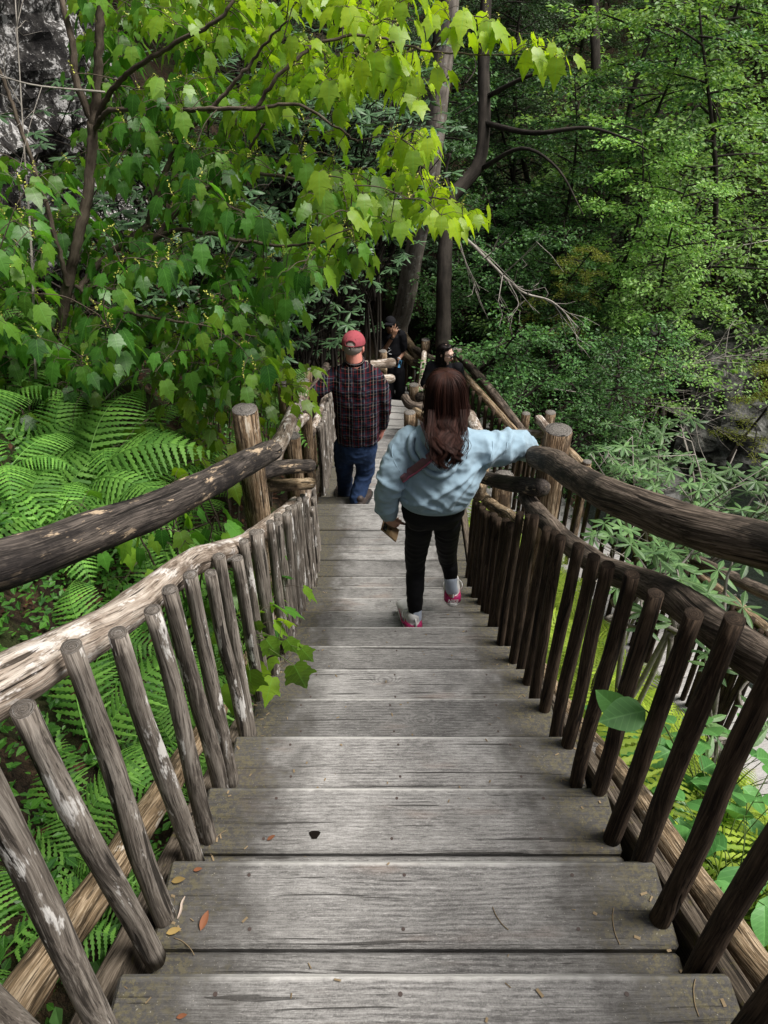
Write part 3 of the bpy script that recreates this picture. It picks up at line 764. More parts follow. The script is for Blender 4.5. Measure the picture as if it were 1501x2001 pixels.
def maple(root, branches, clusters, leafsize=(.085, .135), tintf=None, per=(3, 6), blos=.0, name='crown'):
    """branches: list of (name, pts(3D), r0, r1); clusters: (n,3) points where twigs end"""
    nodes = []
    for nm, pts, r0, r1 in branches:
        A = catmull(np.array([list(p) for p in pts]), 8); n = len(A)
        mb = MB(); mb.tube(A + rng.normal(0, .003, A.shape), np.linspace(r0, r1, n), 9, rough=.04, seed=n, round_cap=True)
        mb.build(nm, M['bark_maple'], root)
        nodes.append(A[n // 4:])
    nodes = np.vstack(nodes)
    tw = MB(); cl = Cloud(); bl = Cloud()
    grown = []
    order = np.argsort([np.min(np.linalg.norm(nodes - c, axis=1)) for c in clusters])
    allnodes = nodes
    for ci in order:
        c = clusters[ci]; dd = np.linalg.norm(allnodes - c, axis=1); j = int(np.argmin(dd)); b = allnodes[j]; L = dd[j]
        if L > .9: continue
        mid = (b + c) / 2 + np.array([0, 0, .10 * L]) + rng.normal(0, .04 * L, 3)
        A = catmull(np.array([b, mid, c]), 4)
        r0 = .0022 + .004 * L
        tw.tube(A, np.linspace(r0, .0016, len(A)), 4, cap=False)
        if L > .12: allnodes = np.vstack([allnodes, A[2:7:2]])
        out = Vector(c - b); out.z = 0
        if out.length < .01: out = rv(); out.z = 0
        out.normalize(); tt = tintf(c) if tintf else 0
        k = random.randint(*per); a0 = random.uniform(0, 6.28)
        for q in range(k):
            a = a0 + q * 2.4 + random.uniform(-.3, .3)
            o = Vector((math.cos(a), math.sin(a), 0)) * .8 + out * .5; o.normalize()
            pl = random.uniform(.04, .11)
            e = Vector(c) + o * pl + Vector((0, 0, random.uniform(-.02, .03)))
            tw.tube([c, (Vector(c) + e) / 2 + Vector((0, 0, .012)), e], [.0014, .0012, .001], 3, cap=False)
            dn = random.uniform(.5, 2.2)
            d = o + Vector((0, 0, -dn)) + rv(.2)
            nrm = o * dn + Vector((0, 0, 1)) + rv(.45)
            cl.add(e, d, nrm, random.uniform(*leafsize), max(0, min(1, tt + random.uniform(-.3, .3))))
        if random.random() < blos:
            p = Vector(c); d = Vector((random.uniform(-.4, .4), random.uniform(-.4, .4), random.uniform(.2, 1))).normalized()
            for q in range(16):
                t = q / 16; pp = p + d * (.09 * t) + Vector((0, 0, -.02 * t * t))
                bl.add(pp, rv() + Vector((0, 0, .2)), rv(), .012 * (1.2 - .5 * t))
    tw.build('twigs', M['bark_maple'], root)
    cl.build(name, T_MAPLE, M['maple_leaf'], root, True)
    if bl.P: bl.build('blossom', T_SMALL, M['blossom'], root)

mp = thing('maple_tree', 'slender maple with forked dark stem and drooping lobed leaves over the left bank', 'tree', tuple(at(122, 700, 4.5)))
br = [('trunk', [at(95, 800, 4.8), at(118, 655, 4.5), at(133, 560, 4.35), at(152, 470, 4.25), at(172, 380, 4.2), at(179, 300, 4.15), at(181, 240, 4.1)], .036, .026),
      ('limb', [at(181, 242, 4.1), at(150, 160, 4.0), at(140, 80, 3.95), at(112, -30, 3.9)], .022, .015),
      ('limb', [at(181, 242, 4.1), at(190, 160, 4.0), at(194, 70, 3.9), at(200, -40, 3.8)], .026, .02),
      ('limb', [at(188, 238, 4.1), at(215, 180, 3.95), at(262, 135, 3.75), at(340, 85, 3.6), at(430, 35, 3.45), at(475, -30, 3.4)], .017, .007),
      ('limb', [at(186, 250, 4.1), at(215, 217, 3.9), at(300, 214, 3.7), at(400, 213, 3.5), at(500, 212, 3.4), at(585, 205, 3.35), at(650, 245, 3.3), at(700, 275, 3.3)], .015, .004),
      ('limb', [at(410, 215, 3.5), at(470, 150, 3.4), at(520, 85, 3.3), at(560, 40, 3.2)], .010, .004),
      ('limb', [at(288, 440, 4.3), at(310, 370, 4.2), at(345, 290, 4.1), at(372, 250, 4.0), at(430, 200, 3.9)], .02, .008),
      ('limb', [at(300, 470, 4.2), at(360, 400, 4.1), at(430, 350, 4.0), at(480, 300, 3.9), at(515, 245, 3.8)], .017, .006),
      ('limb', [at(140, 590, 4.4), at(190, 520, 4.4), at(288, 440, 4.3)], .02, .018),
      ('limb', [at(180, 560, 4.3), at(300, 470, 4.2), at(360, 450, 4.0), at(470, 470, 3.8), at(560, 480, 3.7), at(650, 470, 3.6)], .016, .005),
      ('limb', [at(132, 555, 4.3), at(110, 470, 4.2), at(80, 370, 4.1), at(50, 280, 4.0), at(15, 180, 3.9), at(-20, 90, 3.8)], .015, .009),
      ('limb', [at(430, 350, 4.0), at(520, 340, 3.8), at(620, 360, 3.7), at(720, 370, 3.7), at(850, 385, 3.7), at(905, 400, 3.7)], .010, .003),
      ('limb', [at(500, 212, 3.4), at(560, 130, 3.3), at(640, 80, 3.3), at(730, 70, 3.3), at(840, 100, 3.3), at(1000, 108, 3.25)], .010, .003),
      ('limb', [at(840, 100, 3.3), at(900, 40, 3.2), at(950, 30, 3.2)], .004, .0025),
      ('limb', [at(150, 560, 4.35), at(200, 600, 4.0), at(300, 620, 3.8), at(420, 640, 3.7), at(500, 660, 3.7)], .011, .004),
      ('limb', [at(118, 655, 4.5), at(60, 600, 4.2), at(0, 560, 4.0)], .009, .004)]
poly = [(160, -60), (330, -60), (520, -60), (800, -60), (870, 0), (830, 60), (860, 115), (850, 180), (825, 215), (840, 330), (880, 400), (860, 430), (790, 440), (705, 440), (700, 520), (640, 520), (590, 560), (575, 600), (545, 660), (520, 740), (420, 760), (250, 720), (100, 740), (-60, 700), (-60, 180), (60, 260), (60, 90), (110, 70)]
rg = np.random.default_rng(5)
px_ = rg.uniform(-60, 900, 3200); py_ = rg.uniform(-60, 760, 3200); ok = inpoly(px_, py_, poly)
hole = ((px_ < 165) & (py_ < 290) & (rg.random(3200) < .97)) | ((px_ < 120) & (py_ < 420) & (rg.random(3200) < .7)) | ((px_ > 520) & (px_ < 720) & (py_ > 225) & (py_ < 330) & (rg.random(3200) < .75))
hole |= (px_ > 822) & (px_ < 900) & (py_ < 330) & (rg.random(3200) < .85)
clump = np.array([noise.noise(Vector((a_ / 85, b_ / 85, 2.0))) for a_, b_ in zip(px_, py_)])
hole |= clump < -.16
ok &= ~hole; px_, py_ = px_[ok], py_[ok]
zz = 3.3 + 1.6 * rg.random(len(px_)) ** .7 - .35 * (px_ > 550)
near_trunk = (np.abs(px_ - (105 + (700 - py_) * .17)) < 48) & (py_ < 660)
zz = np.where(near_trunk, 4.35 + .7 * rg.random(len(px_)), zz)
cl = [list(at(a, b, z)) for a, b, z in zip(px_, py_, zz)][:1080]
for (a, b, z) in ((870, 20, 3.2), (905, 35, 3.2), (930, 50, 3.2), (955, 30, 3.2), (885, 60, 3.2), (940, 70, 3.2), (1000, 80, 3.25), (1035, 85, 3.25), (1065, 95, 3.25), (1085, 110, 3.2), (1045, 110, 3.25), (1095, 120, 3.2), (880, 395, 3.7), (900, 405, 3.7), (925, 410, 3.7), (905, 425, 3.7), (870, 420, 3.7), (975, 60, 3.2)):
    cl.append(list(at(a, b, z)))
def tintf(c):  # backlit yellow painted into the leaf colour, growing toward the upper right
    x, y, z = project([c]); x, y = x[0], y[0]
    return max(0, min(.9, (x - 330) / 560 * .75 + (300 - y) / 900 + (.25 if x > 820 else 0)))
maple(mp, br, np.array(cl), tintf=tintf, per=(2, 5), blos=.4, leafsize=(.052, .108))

# leafy saplings on the bank, nearer the rail
def sapling(label, base, tips, n, spread, ls, tt=.25, cat='sapling'):
    o = thing('maple_sapling', label, cat, tuple(base))
    b = [('stem', [base, (Vector(base) + Vector(t)) / 2 + Vector((0, 0, .05)), t], .007, .003) for t in tips]
    C_ = []
    for t in tips:
        for k in range(n): C_.append(list(Vector(t) + Vector((rng.normal(0, spread), rng.normal(0, spread), rng.normal(0, spread * .6)))))
    maple(o, b, np.array(C_), leafsize=ls, tintf=lambda c: tt, per=(2, 4))
    return o
def gpt(px, py, z, dz=0):
    p = at(px, py, z); return Vector((p.x, p.y, max(gz(p.x, p.y), p.z - .9) + dz))
sapling('bright maple sapling just beyond the first tall left post', gpt(430, 900, 4.2), [at(420, 780, 4.0), at(470, 730, 4.1), at(360, 850, 3.9), at(300, 820, 4.2)], 9, .16, (.06, .1), .45)
sapling('maple sapling with fresh leaves between the two left posts', gpt(500, 850, 4.9), [at(495, 750, 5.0), at(475, 780, 4.8), at(510, 790, 5.0)], 6, .15, (.06, .10), .4)
sapling('bright maple bush behind the first tall left post', gpt(510, 800, 5.6), [at(505, 720, 5.6), at(480, 690, 5.6), at(520, 750, 5.4), at(465, 760, 5.2)], 10, .15, (.07, .11), .45)
sapling('leafy maple bush on the bank behind the tall ferns', gpt(420, 800, 5.2), [at(400, 730, 5.1), at(340, 760, 5.0), at(450, 690, 5.4)], 10, .2, (.07, .11), .3)
sapling('low maple sapling at the left edge above the ferns', gpt(60, 850, 4.3), [at(40, 790, 4.2), at(110, 770, 4.3), at(200, 690, 4.2), at(60, 720, 4.4)], 9, .2, (.07, .11), .05)
sapling('maple sapling in the shade under the dark handrail', gpt(330, 1060, 3.2), [at(340, 1030, 3.0), at(420, 1010, 3.1), at(250, 1000, 3.2)], 6, .13, (.06, .09), .1)
sapling('small maple sapling pushing bright leaves through the left pickets onto the steps', Vector((-.75, 2.1, gz(-.75, 2.1))), [at(500, 1225, 2.75), at(560, 1268, 2.7), at(480, 1300, 2.65)], 2, .05, (.07, .10), .3)
sapling('maple sapling seen between the pickets of the left railing', Vector((-.95, 2.6, gz(-.95, 2.6))), [at(500, 1120, 3.3), at(430, 1130, 3.2), at(470, 1200, 3.1)], 5, .09, (.06, .09), .1)

o = thing('leaf_sprig', 'single big maple leaves hanging over the treads by the left pickets', 'sprig', tuple(at(490, 1290, 2.6)))
c_ = Cloud(); t_ = MB()
b0 = at(470, 1250, 2.75)
for (a, b, z, sz, dx) in ((575, 1300, 2.55, .12, .5), (488, 1310, 2.5, .12, -.1), (520, 1250, 2.6, .09, .8), (560, 1250, 2.6, .07, .9), (590, 1268, 2.6, .07, 1), (500, 1215, 2.65, .06, .2), (478, 1330, 2.45, .085, -.4)):
    e = at(a, b, z); t_.tube([b0, (b0 + e) / 2 + Vector((0, 0, .03)), e], [.002, .0017, .0013], 5, cap=False)
    c_.add(e, Vector((dx * .5, -.1, -.8)), Vector((dx * .3, -.9, .6)), sz, .3)
t_.build('stem', M['stem'], o); c_.build('leaves', T_MAPLE, M['maple_leaf'], o)

# ---------------------------------------------------------------- ferns
def fern_mesh(seed, nf=6, L=.55, mat=None, name='fern'):
    r = np.random.default_rng(seed); V = []; F = []; st = MB(); n = 0
    for f in range(nf):
        a = f * 2 * PI / nf + r.uniform(-.3, .3); Lf = L * r.uniform(.75, 1.15); rise_ = r.uniform(.7, 1.5)
        K = 19; t = np.linspace(0, 1, K + 1)
        rad = Lf * (t * .95); hz = Lf * (rise_ * t - .85 * rise_ * t * t * 1.05)
        P = np.stack([np.cos(a) * rad, np.sin(a) * rad, hz + .02], 1)
        st.tube(P, np.linspace(.0035, .001, K + 1), 4, cap=False)
        T = np.gradient(P, axis=0); T /= np.linalg.norm(T, axis=1)[:, None]
        S = np.array([-math.sin(a), math.cos(a), 0.]); 
        for i in range(3, K + 1):
            w = (t[i] - .12) / .88; pl = Lf * .27 * (math.sin(PI * min(1, w ** .62 * .98 + .02)) ** .9) + .006
            up = np.cross(T[i], S); up *= np.sign(up[2]) or 1
            for s in (1, -1):
                d = S * s * .93 + T[i] * .36 - up * .10; d /= np.linalg.norm(d)
                q = np.cross(d, up); q /= np.linalg.norm(q)
                m_ = 6 if pl > .05 else 4; hw = Lf * .024 * (1 if pl > .04 else .7); b = n
                for k in range(m_ + 1):
                    tt = k / m_; c = P[i] + d * pl * tt - up * pl * .25 * tt * tt; w0 = hw * (1 - tt) ** .55
                    V += [c - q * w0 * .5, c + q * w0 * .5]; n += 2
                    if k < m_:
                        t2 = (k + .6) / m_; cc = P[i] + d * pl * (t2 + .02) - up * pl * (.25 * t2 * t2 + .02); w1_ = hw * (1 - t2) ** .55
                        V += [cc - q * w1_, cc + q * w1_]; n += 2
                for k in range(m_):
                    c0 = b + 4 * k; c1 = c0 + 4
                    F += [(c0, c1, c1 + 1), (c0, c1 + 1, c0 + 1), (c0, c0 + 2, c1), (c0 + 1, c1 + 1, c0 + 3)]
    Vs, Fs, Gs = st.arrays()
    V = np.array(V); V2 = np.vstack([V, Vs])
    return V2, [np.array(F)] + [f + len(V) for f in Fs]
def asmesh(V, Fs, mat, name, G=None, floats=None, smooth=False):
    o = mk(name, V, Fs, mat, None, G, smooth, floats=floats); me = o.data; bpy.data.objects.remove(o); return me
def place(name, me, loc, rz=0, sc=1, rx=0, ry=0, label=None, cat=None, group=None):
    o = bpy.data.objects.new(name, me); C.objects.link(o); o.location = loc; o.rotation_euler = (rx, ry, rz)
    o.scale = (sc, sc, sc) if np.isscalar(sc) else sc
    return tag(o, label, cat, group)
fern_g = [asmesh(*fern_mesh(s, 6, .5), M['fern_leaf'], 'fern') for s in (1, 2, 3)]
fern_y = [asmesh(*fern_mesh(s, 7, .42), M['fern_lime'], 'fern') for s in (4, 5)]
r = random.Random(4)
zones = {}
def fern(x, y, sc, me, grp, label, lift=0):
    tx = -.25 if x < 0 else .2
    place('fern', me, (x, y, gz(x, y) + .04 + lift), r.uniform(0, 6.28), sc, label=label, cat='fern', group=grp, ry=(.35 if x < 0 else -.2) * r.uniform(.5, 1.2) * 1)
GF = 'green ferns covering the left bank'
for y in np.arange(-.1, 5.4, .34):
    for x in np.arange(-.86, -3.0, -.34):
        xx = x + r.uniform(-.12, .12) + path_x(y) - .03; yy = y + r.uniform(-.12, .12)
        if r.random() < (.5 if y > 1.2 else .3) or (y > 3.4 and xx > -1.15): continue
        u, v, z = project([(xx, yy, gz(xx, yy) + .25)])
        if u[0] < -260 or v[0] > 2300 or z[0] < .5: continue
        lab = ('small fern among the lower bank ferns seen between the left pickets' if v[0] > 1150 and u[0] > 60 else
               'fern of the lower left corner below the pale middle rail' if v[0] > 1150 else
               'arching bright fern on the bank above the thick left handrail' if v[0] < 1000 else
               'shaded fern tucked under the thick left handrail')
        fern(xx, yy, r.uniform(.75, 1.2) * (.85 if v[0] > 1150 else 1.05), r.choice(fern_g), GF, lab)
for (a, b, z, s) in ((70, 960, 3.5, 1.5), (150, 900, 3.7, 1.6), (20, 900, 3.8, 1.5), (215, 860, 4.0, 1.5), (300, 830, 4.3, 1.3), (95, 860, 4.1, 1.4), (230, 930, 3.6, 1.2), (340, 880, 4.0, 1.0), (530, 735, 5.6, 1.0), (480, 770, 5.2, 1.0), (10, 1010, 3.3, 1.2)):
    p = at(a, b, z)
    place('fern', fern_g[int(a) % 3], (p.x, p.y, p.z - .22), r.uniform(0, 6.28), s * .9, ry=r.uniform(.1, .4), rx=r.uniform(-.2, .2), label='tall arching fern standing above the other bank ferns beyond the thick left handrail', cat='fern', group=GF)
for y in (.15, .4, .62, .85, 1.05, 1.3, 1.55, 1.8, 2.05):
    for x in (-.76,):
        xx = x + r.uniform(-.04, .04); yy = y + r.uniform(-.08, .08)
        place('fern', r.choice(fern_g), (xx, yy, gz(xx, yy) + .06), r.uniform(0, 6.28), r.uniform(.45, .7), ry=r.uniform(.1, .4), label='low dark fern hugging the bottom rail left of the nearest treads', cat='fern', group=GF)
GY = 'yellow-green ferns below the right railing'
for k in range(150):
    y = r.uniform(1.0, 6.6); x = r.uniform(.85, 2.3)
    if x > (.75 + (9.75 - y) * .368) - .5: continue
    fern(x, y, r.uniform(.9, 1.5), r.choice(fern_y), GY, 'yellow-green fern on the slope seen through the right pickets', .05)

# ---------------------------------------------------------------- rhododendrons
def rhodo_mesh(seed, Wd=1.0, H=1.6, nb=16, whorls=70, ls=.12):
    r = np.random.default_rng(seed); tr = MB(); tips = []
    for b in range(nb):
        a = b * 2.4 + r.uniform(-.3, .3); R_ = Wd * r.uniform(.35, 1.0); hh = H * r.uniform(.55, 1.0)
        P = [np.zeros(3), np.array([math.cos(a) * R_ * .35, math.sin(a) * R_ * .35, hh * .35]), np.array([math.cos(a + .2) * R_ * .6, math.sin(a + .2) * R_ * .6, hh * .7]), np.array([math.cos(a + .1) * R_, math.sin(a + .1) * R_, hh])]
        A = catmull(np.array(P) + r.normal(0, .04, (4, 3)), 4); tr.tube(A, np.linspace(.016, .005, len(A)), 5, cap=False)
        for q in range(max(1, whorls // nb)):
            j = r.integers(len(A) // 2, len(A)); e = A[j] + np.array([r.normal(0, .2) * Wd, r.normal(0, .2) * Wd, abs(r.normal(.08, .12))])
            tr.tube(catmull(np.array([A[j], (A[j] + e) / 2 + r.normal(0, .03, 3), e]), 2), [.005, .0045, .004, .0035, .003], 4, cap=False); tips.append(e)
    c = Cloud()
    for e in tips:
        k = r.integers(6, 10); a0 = r.uniform(0, 6.28); tl = r.normal(0, .25, 3)
        for q in range(k):
            a = a0 + q * 2 * PI / k; el = r.uniform(-.25, .45)
            d = np.array([math.cos(a), math.sin(a), el]) + tl * .4
            nn = np.array([-math.cos(a) * el * .8, -math.sin(a) * el * .8, 1.0]) + tl + r.normal(0, .12, 3)
            c.add(e, d, nn, ls * r.uniform(.75, 1.15))
    Vt, Ft, Gt = tr.arrays(); V, F, G, t = scatter(T_RHODO, np.array(c.P), np.array(c.D), np.array(c.N), np.array(c.S))
    return (Vt, Ft, Gt), (V, [F], G)
def plant_meshes(gen, bm_, lm_, nm='shrub'):
    (Vt, Ft, Gt), (V, F, G) = gen
    return asmesh(Vt, Ft, bm_, nm + '_stems', Gt, None, True), asmesh(V, F, lm_, nm + '_leaves', G)
RH = [plant_meshes(rhodo_mesh(s, 1.1, 1.7, 16, 96), M['bark_dark'], M['rhodo_leaf']) for s in (1, 2, 3)]
RP = [plant_meshes(rhodo_mesh(s, .95, 1.5, 14, 80, .13), M['twig_pale'], M['rhodo_pale']) for s in (7, 8)]
def plant(name, pair, loc, rz, sc, label, cat, group=None, parts=('stems', 'leaves'), tilt=(0, 0)):
    s0 = sc if np.isscalar(sc) else sc[2]; dz = (loc[2] - gz(loc[0], loc[1])) / s0
    o = thing(name, label, cat, loc, group); o.rotation_euler = (tilt[0], tilt[1], rz); o.scale = (sc, sc, sc) if np.isscalar(sc) else sc
    for me, nm in zip(pair, parts):
        c = bpy.data.objects.new(nm, me); C.objects.link(c); c.parent = o
    if dz > .1:       # bare lower stems down to the slope
        k_ = 1 if parts[0] == 'trunk' else 3; r_ = .085 if k_ == 1 else .016
        for q in range(k_):
            mb = MB(); a = q * 2.1; e = dz + .15; w_ = .0 if k_ == 1 else .14
            mb.tube([(0, 0, .08), (w_ * math.cos(a) * .6 + .03, w_ * math.sin(a) * .6, -e * .35), (w_ * math.cos(a), w_ * math.sin(a) + .03, -e * .7), (w_ * math.cos(a) * 1.3, w_ * math.sin(a) * 1.3, -e)], [r_ * .9, r_, r_ * 1.1, r_ * 1.25], 8, spans=3, rough=.06)
            c = mb.build('lower_trunk' if k_ == 1 else 'lower_stem', pair[0].materials[0]); c.parent = o
    return o
r = random.Random(9)
GR = 'rhododendron thicket behind the two people at the bend'
for (a, b, z, s) in ((600, 540, 11.5, 1.3), (620, 560, 12.5, 1.2), (720, 510, 15, 1.2), (640, 450, 9.5, 1.4), (715, 430, 10, 1.2), (790, 480, 15.5, 1.1), (560, 640, 8.8, 1.1), (600, 600, 12, 1.0), (850, 520, 16, 1.2), (600, 350, 9, 1.3), (560, 480, 8.5, 1.3), (770, 320, 14, 1.4), (930, 520, 15, 1.2), (560, 250, 8.5, 1.3), (480, 600, 8, 1.3), (400, 500, 8, 1.4), (300, 560, 7.5, 1.3), (350, 330, 8, 1.3), (650, 250, 9, 1.3), (660, 360, 9.4, 1.1), (730, 250, 10, 1.2), (200, 450, 7.5, 1.2), (630, 640, 12.5, .9), (540, 690, 10.5, .8)):
    p = at(a, b, z)
    plant('rhododendron', r.choice(RH), (p.x, p.y, p.z - .9 * s), r.uniform(0, 6.28), s, 'dark rhododendron with grey-green leaf whorls in the thicket behind the man in the red cap', 'shrub', GR)
GS = 'rhododendrons on the slope below the right railing'
for (a, b, z, s, lab) in ((1320, 1010, 6.0, .85, 'pale-stemmed rhododendron growing beyond the lower walkway railing'), (1420, 960, 6.6, 1.0, 'tall sunlit rhododendron at the right edge beyond the railings'), (1250, 915, 8.6, .75, 'rhododendron with light stems near the end of the thick right handrail')):
    p = at(a, b, z); plant('rhododendron', r.choice(RP), (p.x, p.y, p.z - .9 * s), r.uniform(0, 6), s, lab, 'shrub')
RS = [plant_meshes(rhodo_mesh(s, .42, .5, 5, 11, .125), M['twig_pale'], M['rhodo_pale']) for s in (11, 12)]
for k, (a, b, z, s, lab) in enumerate(((1250, 1110, 3.9, .9, 'small rhododendron with glossy whorls between the two right-hand rails'), (1450, 1170, 3.6, 1.0, 'rhododendron whorls poking up at the right edge between the handrails'), (1345, 1125, 4.2, 1.1, 'rhododendron with long pale leaves behind the right middle rail'), (1440, 1370, 3.7, .9, 'rhododendron with twisting pale stems over the lower walkway planks'))):
    p = at(a, b, z); plant('rhododendron', RS[k % 2], (p.x, p.y, p.z - .42 * s), r.uniform(0, 6), s, lab, 'shrub')
# broad-leaved plants at lower right
def broad_mesh(seed, n=26, H=.5, Wd=.35, ls=.15):
    r = np.random.default_rng(seed); st = MB(); c = Cloud()
    for k in range(n):
        a = k * 2.4; R_ = Wd * math.sqrt((k + .5) / n); h = H * r.uniform(.6, 1)
        e = np.array([math.cos(a) * R_, math.sin(a) * R_, h]); st.tube(catmull(np.array([[0, 0, 0], e * .5 + [0, 0, .1], e]), 3), [.004] * 3 + [.002] * 4, 4, cap=False)
        c.add(e, np.array([math.cos(a), math.sin(a), -.35]) + r.normal(0, .2, 3), np.array([.2 * math.cos(a), .2 * math.sin(a), 1]) + r.normal(0, .15, 3), ls * r.uniform(.7, 1.15))
    Vt, Ft, Gt = st.arrays(); V, F, G, t = scatter(T_BROAD, np.array(c.P), np.array(c.D), np.array(c.N), np.array(c.S))
    return (Vt, Ft, Gt), (V, [F], G)
BR = [plant_meshes(broad_mesh(s), M['stem'], M['broad_leaf'], 'broadleaf') for s in (1, 2)]
GB = 'broad-leaved plants in the lower right corner'
for (a, b, z, s) in ((1180, 1460, 3.0, .7), (1290, 1540, 2.8, .8), (1420, 1500, 2.9, .9), (1440, 1620, 2.5, .9), (1480, 1700, 2.3, .8)):
    p = at(a, b, z); plant('broadleaf_plant', r.choice(BR), (p.x, p.y, p.z - .42 * s), r.uniform(0, 6), s, 'plant with broad toothed green leaves seen behind the nearest right pickets', 'plant', GB, ('stem', 'leaves'))
o = thing('leaf_sprig', 'two overlapping broad leaves poking through the right pickets', 'sprig', tuple(at(1240, 1400, 1.9)))
c_ = Cloud(); c_.add(at(1262, 1388, 1.62), (-1, -.3, .1), (-.1, -.5, 1), .105); c_.add(at(1195, 1378, 1.68), (.15, .3, .9), (-.3, -.9, .3), .0); c_.add(at(1222, 1395, 1.7), (-.45, .1, .35), (-.3, -.8, .7), .085)
t_ = MB(); t_.tube([at(1262, 1388, 1.62), at(1300, 1420, 1.75), at(1340, 1500, 1.9)], [.0018, .002, .003], 5); t_.build('stem', M['stem'], o); c_.build('leaves', T_BROAD, M['broad_leaf'], o)

# moss and low ground plants
r2 = np.random.default_rng(12); c_ = Cloud()
N_ = 26000
xs_ = r2.uniform(-4.5, 6, N_); ys_ = r2.uniform(-.5, 13, N_); H_ = -ground_h(xs_, ys_)
nn = np.array([noise.noise(Vector((x * 1.1, y * 1.1, 0))) for x, y in zip(xs_, ys_)])
keep = (nn > -.12) & (np.abs(xs_ - path_x(ys_)) > .62)
a = r2.uniform(0, 6.28, N_)
D = np.stack([np.cos(a), np.sin(a), r2.uniform(-.2, .9, N_)], 1); N = np.stack([r2.normal(0, .4, N_), r2.normal(0, .4, N_), np.ones(N_)], 1)
P = np.stack([xs_, ys_, H_ + r2.uniform(0.01, .12, N_)], 1)[keep]
V, F, G, t = scatter(T_SMALL, P, D[keep], N[keep], r2.uniform(.02, .06, N_)[keep])
tag(mk('undergrowth', V, F, M['beech_leaf'], None, G, False), kind='stuff', label='small low green leaves carpeting the forest floor', cat='ground cover')
M['litter'] = leafmat('dry_leaf', (.03, .016, .009), (.10, .05, .03), trans=.05, vein=False, rough=.8, spec=.1)
N_ = 9000
xs_ = r2.uniform(-1.9, -.62, N_); ys_ = r2.uniform(-.3, 3.4, N_); H_ = -ground_h(xs_, ys_); a = r2.uniform(0, 6.28, N_)
D = np.stack([np.cos(a), np.sin(a), r2.uniform(-.3, .6, N_)], 1); N = np.stack([r2.normal(0, .4, N_), r2.normal(0, .4, N_), np.ones(N_)], 1)
V, F, G, t = scatter(T_SMALL, np.stack([xs_, ys_, H_ + r2.uniform(.0, .16, N_)], 1), D, N, r2.uniform(.012, .045, N_))
tag(mk('ground_cover', V, F, M['maple_leaf'], None, G, False), kind='stuff', label='low leafy seedlings between the ferns of the left bank', cat='ground cover')
N_ = 14000
xs_ = r2.uniform(-3.5, 4, N_); ys_ = r2.uniform(-.5, 9, N_); H_ = -ground_h(xs_, ys_); a = r2.uniform(0, 6.28, N_)
keep = np.abs(xs_ - path_x(ys_)) > .55
D = np.stack([np.cos(a), np.sin(a), r2.normal(0, .3, N_)], 1); N = np.stack([r2.normal(0, .4, N_), r2.normal(0, .4, N_), np.ones(N_)], 1)
V, F, G, t = scatter(T_SMALL, np.stack([xs_, ys_, H_ + .02], 1)[keep], D[keep], N[keep], r2.uniform(.02, .055, N_)[keep])
tag(mk('leaf_litter', V, F, M['litter'], None, G, False), kind='stuff', label='brown fallen leaves on the ground under the ferns', cat='leaf litter')
# ================================================================ cliff, rocks, far forest
m = NT('dark_cliff_rock'); g = m.n('NewGeometry').outputs['Position']
n1 = m.noise(m.mul(g, (1, 1, .45)), 3.5, 6, .75); n2 = m.noise(g, 14, 5, .8)
col = m.ramp(n1, [(.4, (.012, .011, .011)), (.6, (.08, .075, .07))])
col = m.mix(m.step(m.mt('ADD', m.mt('MULTIPLY', n2, .6), m.mt('MULTIPLY', n1, .4)), .51, .56), col, (.5, .49, .48))
M['rock'] = m.done(m.pbr(col, .9, m.bump(n2, 1, .05), .2))
m = NT('grey_rock'); g = m.n('NewGeometry').outputs['Position']
n1 = m.noise(g, 3.5, 5, .7)
M['boulder'] = m.done(m.pbr(m.ramp(n1, [(.4, (.015, .016, .013)), (.52, (.055, .057, .05)), (.62, (.14, .138, .13))]), .9, m.bump(n1, 1, .06), .2))
def rockgrid(name, f, nu, nv, mat, **kw):
    U, W = np.meshgrid(np.linspace(0, 1, nu), np.linspace(0, 1, nv)); V = np.array([f(u, w) for u, w in zip(U.ravel(), W.ravel())])
    I = np.arange(nu * nv).reshape(nv, nu); F = np.stack([I[:-1, :-1].ravel(), I[:-1, 1:].ravel(), I[1:, 1:].ravel(), I[1:, :-1].ravel()], 1)
    return tag(mk(name, V, F, mat, None, None, False), **kw)
def cf(u, w):
    y = -2 + 15 * u; z = -5 + 11 * w; x = -4.1 - .25 * (y - 5) * (y < 5) * .3 - .25 * w
    p = Vector((0, y, z)); d = .75 * noise.fractal(p * .45, 1, 2, 4) + .35 * abs(noise.noise(p * 1.6)) + .12 * noise.noise(p * 5) + .35 * (noise.cell(Vector((y * .7, z * .5 + y * .1, 0))) - .5)
    return (x + d, y, z)
rockgrid('cliff', cf, 150, 120, M['rock'], kind='structure')
def boulder(label, c, r_, seed, mat=None):
    mb = MB(); mb.ell((0, 0, 0), (1, 1, 1), seg=30, rings=20); V, F, G = mb.arrays()
    V2 = []
    for v in V:
        p = Vector(v); k = 1 + .35 * noise.noise(p * 1.3 + Vector((seed, 0, 0))) + .2 * (noise.cell(p * 1.7 + Vector((seed, 3, 0))) - .5) + .1 * noise.noise(p * 4 + Vector((seed, 0, 0)))
        V2.append((p.x * k * r_[0], p.y * k * r_[1], p.z * k * r_[2]))
    V2 = np.array(V2) + np.array(c); tag(mk('boulder', V2, F, mat or M['boulder'], None, None, False), label, 'rock')
p = at(1375, 800, 13); boulder('big angular grey boulder standing over the dark creek at the right', p, (.8, .7, 1.0), 3)
p = at(1450, 850, 13); boulder('low dark boulder to the right of the big grey one by the creek', p, (1.0, .8, .6), 5)
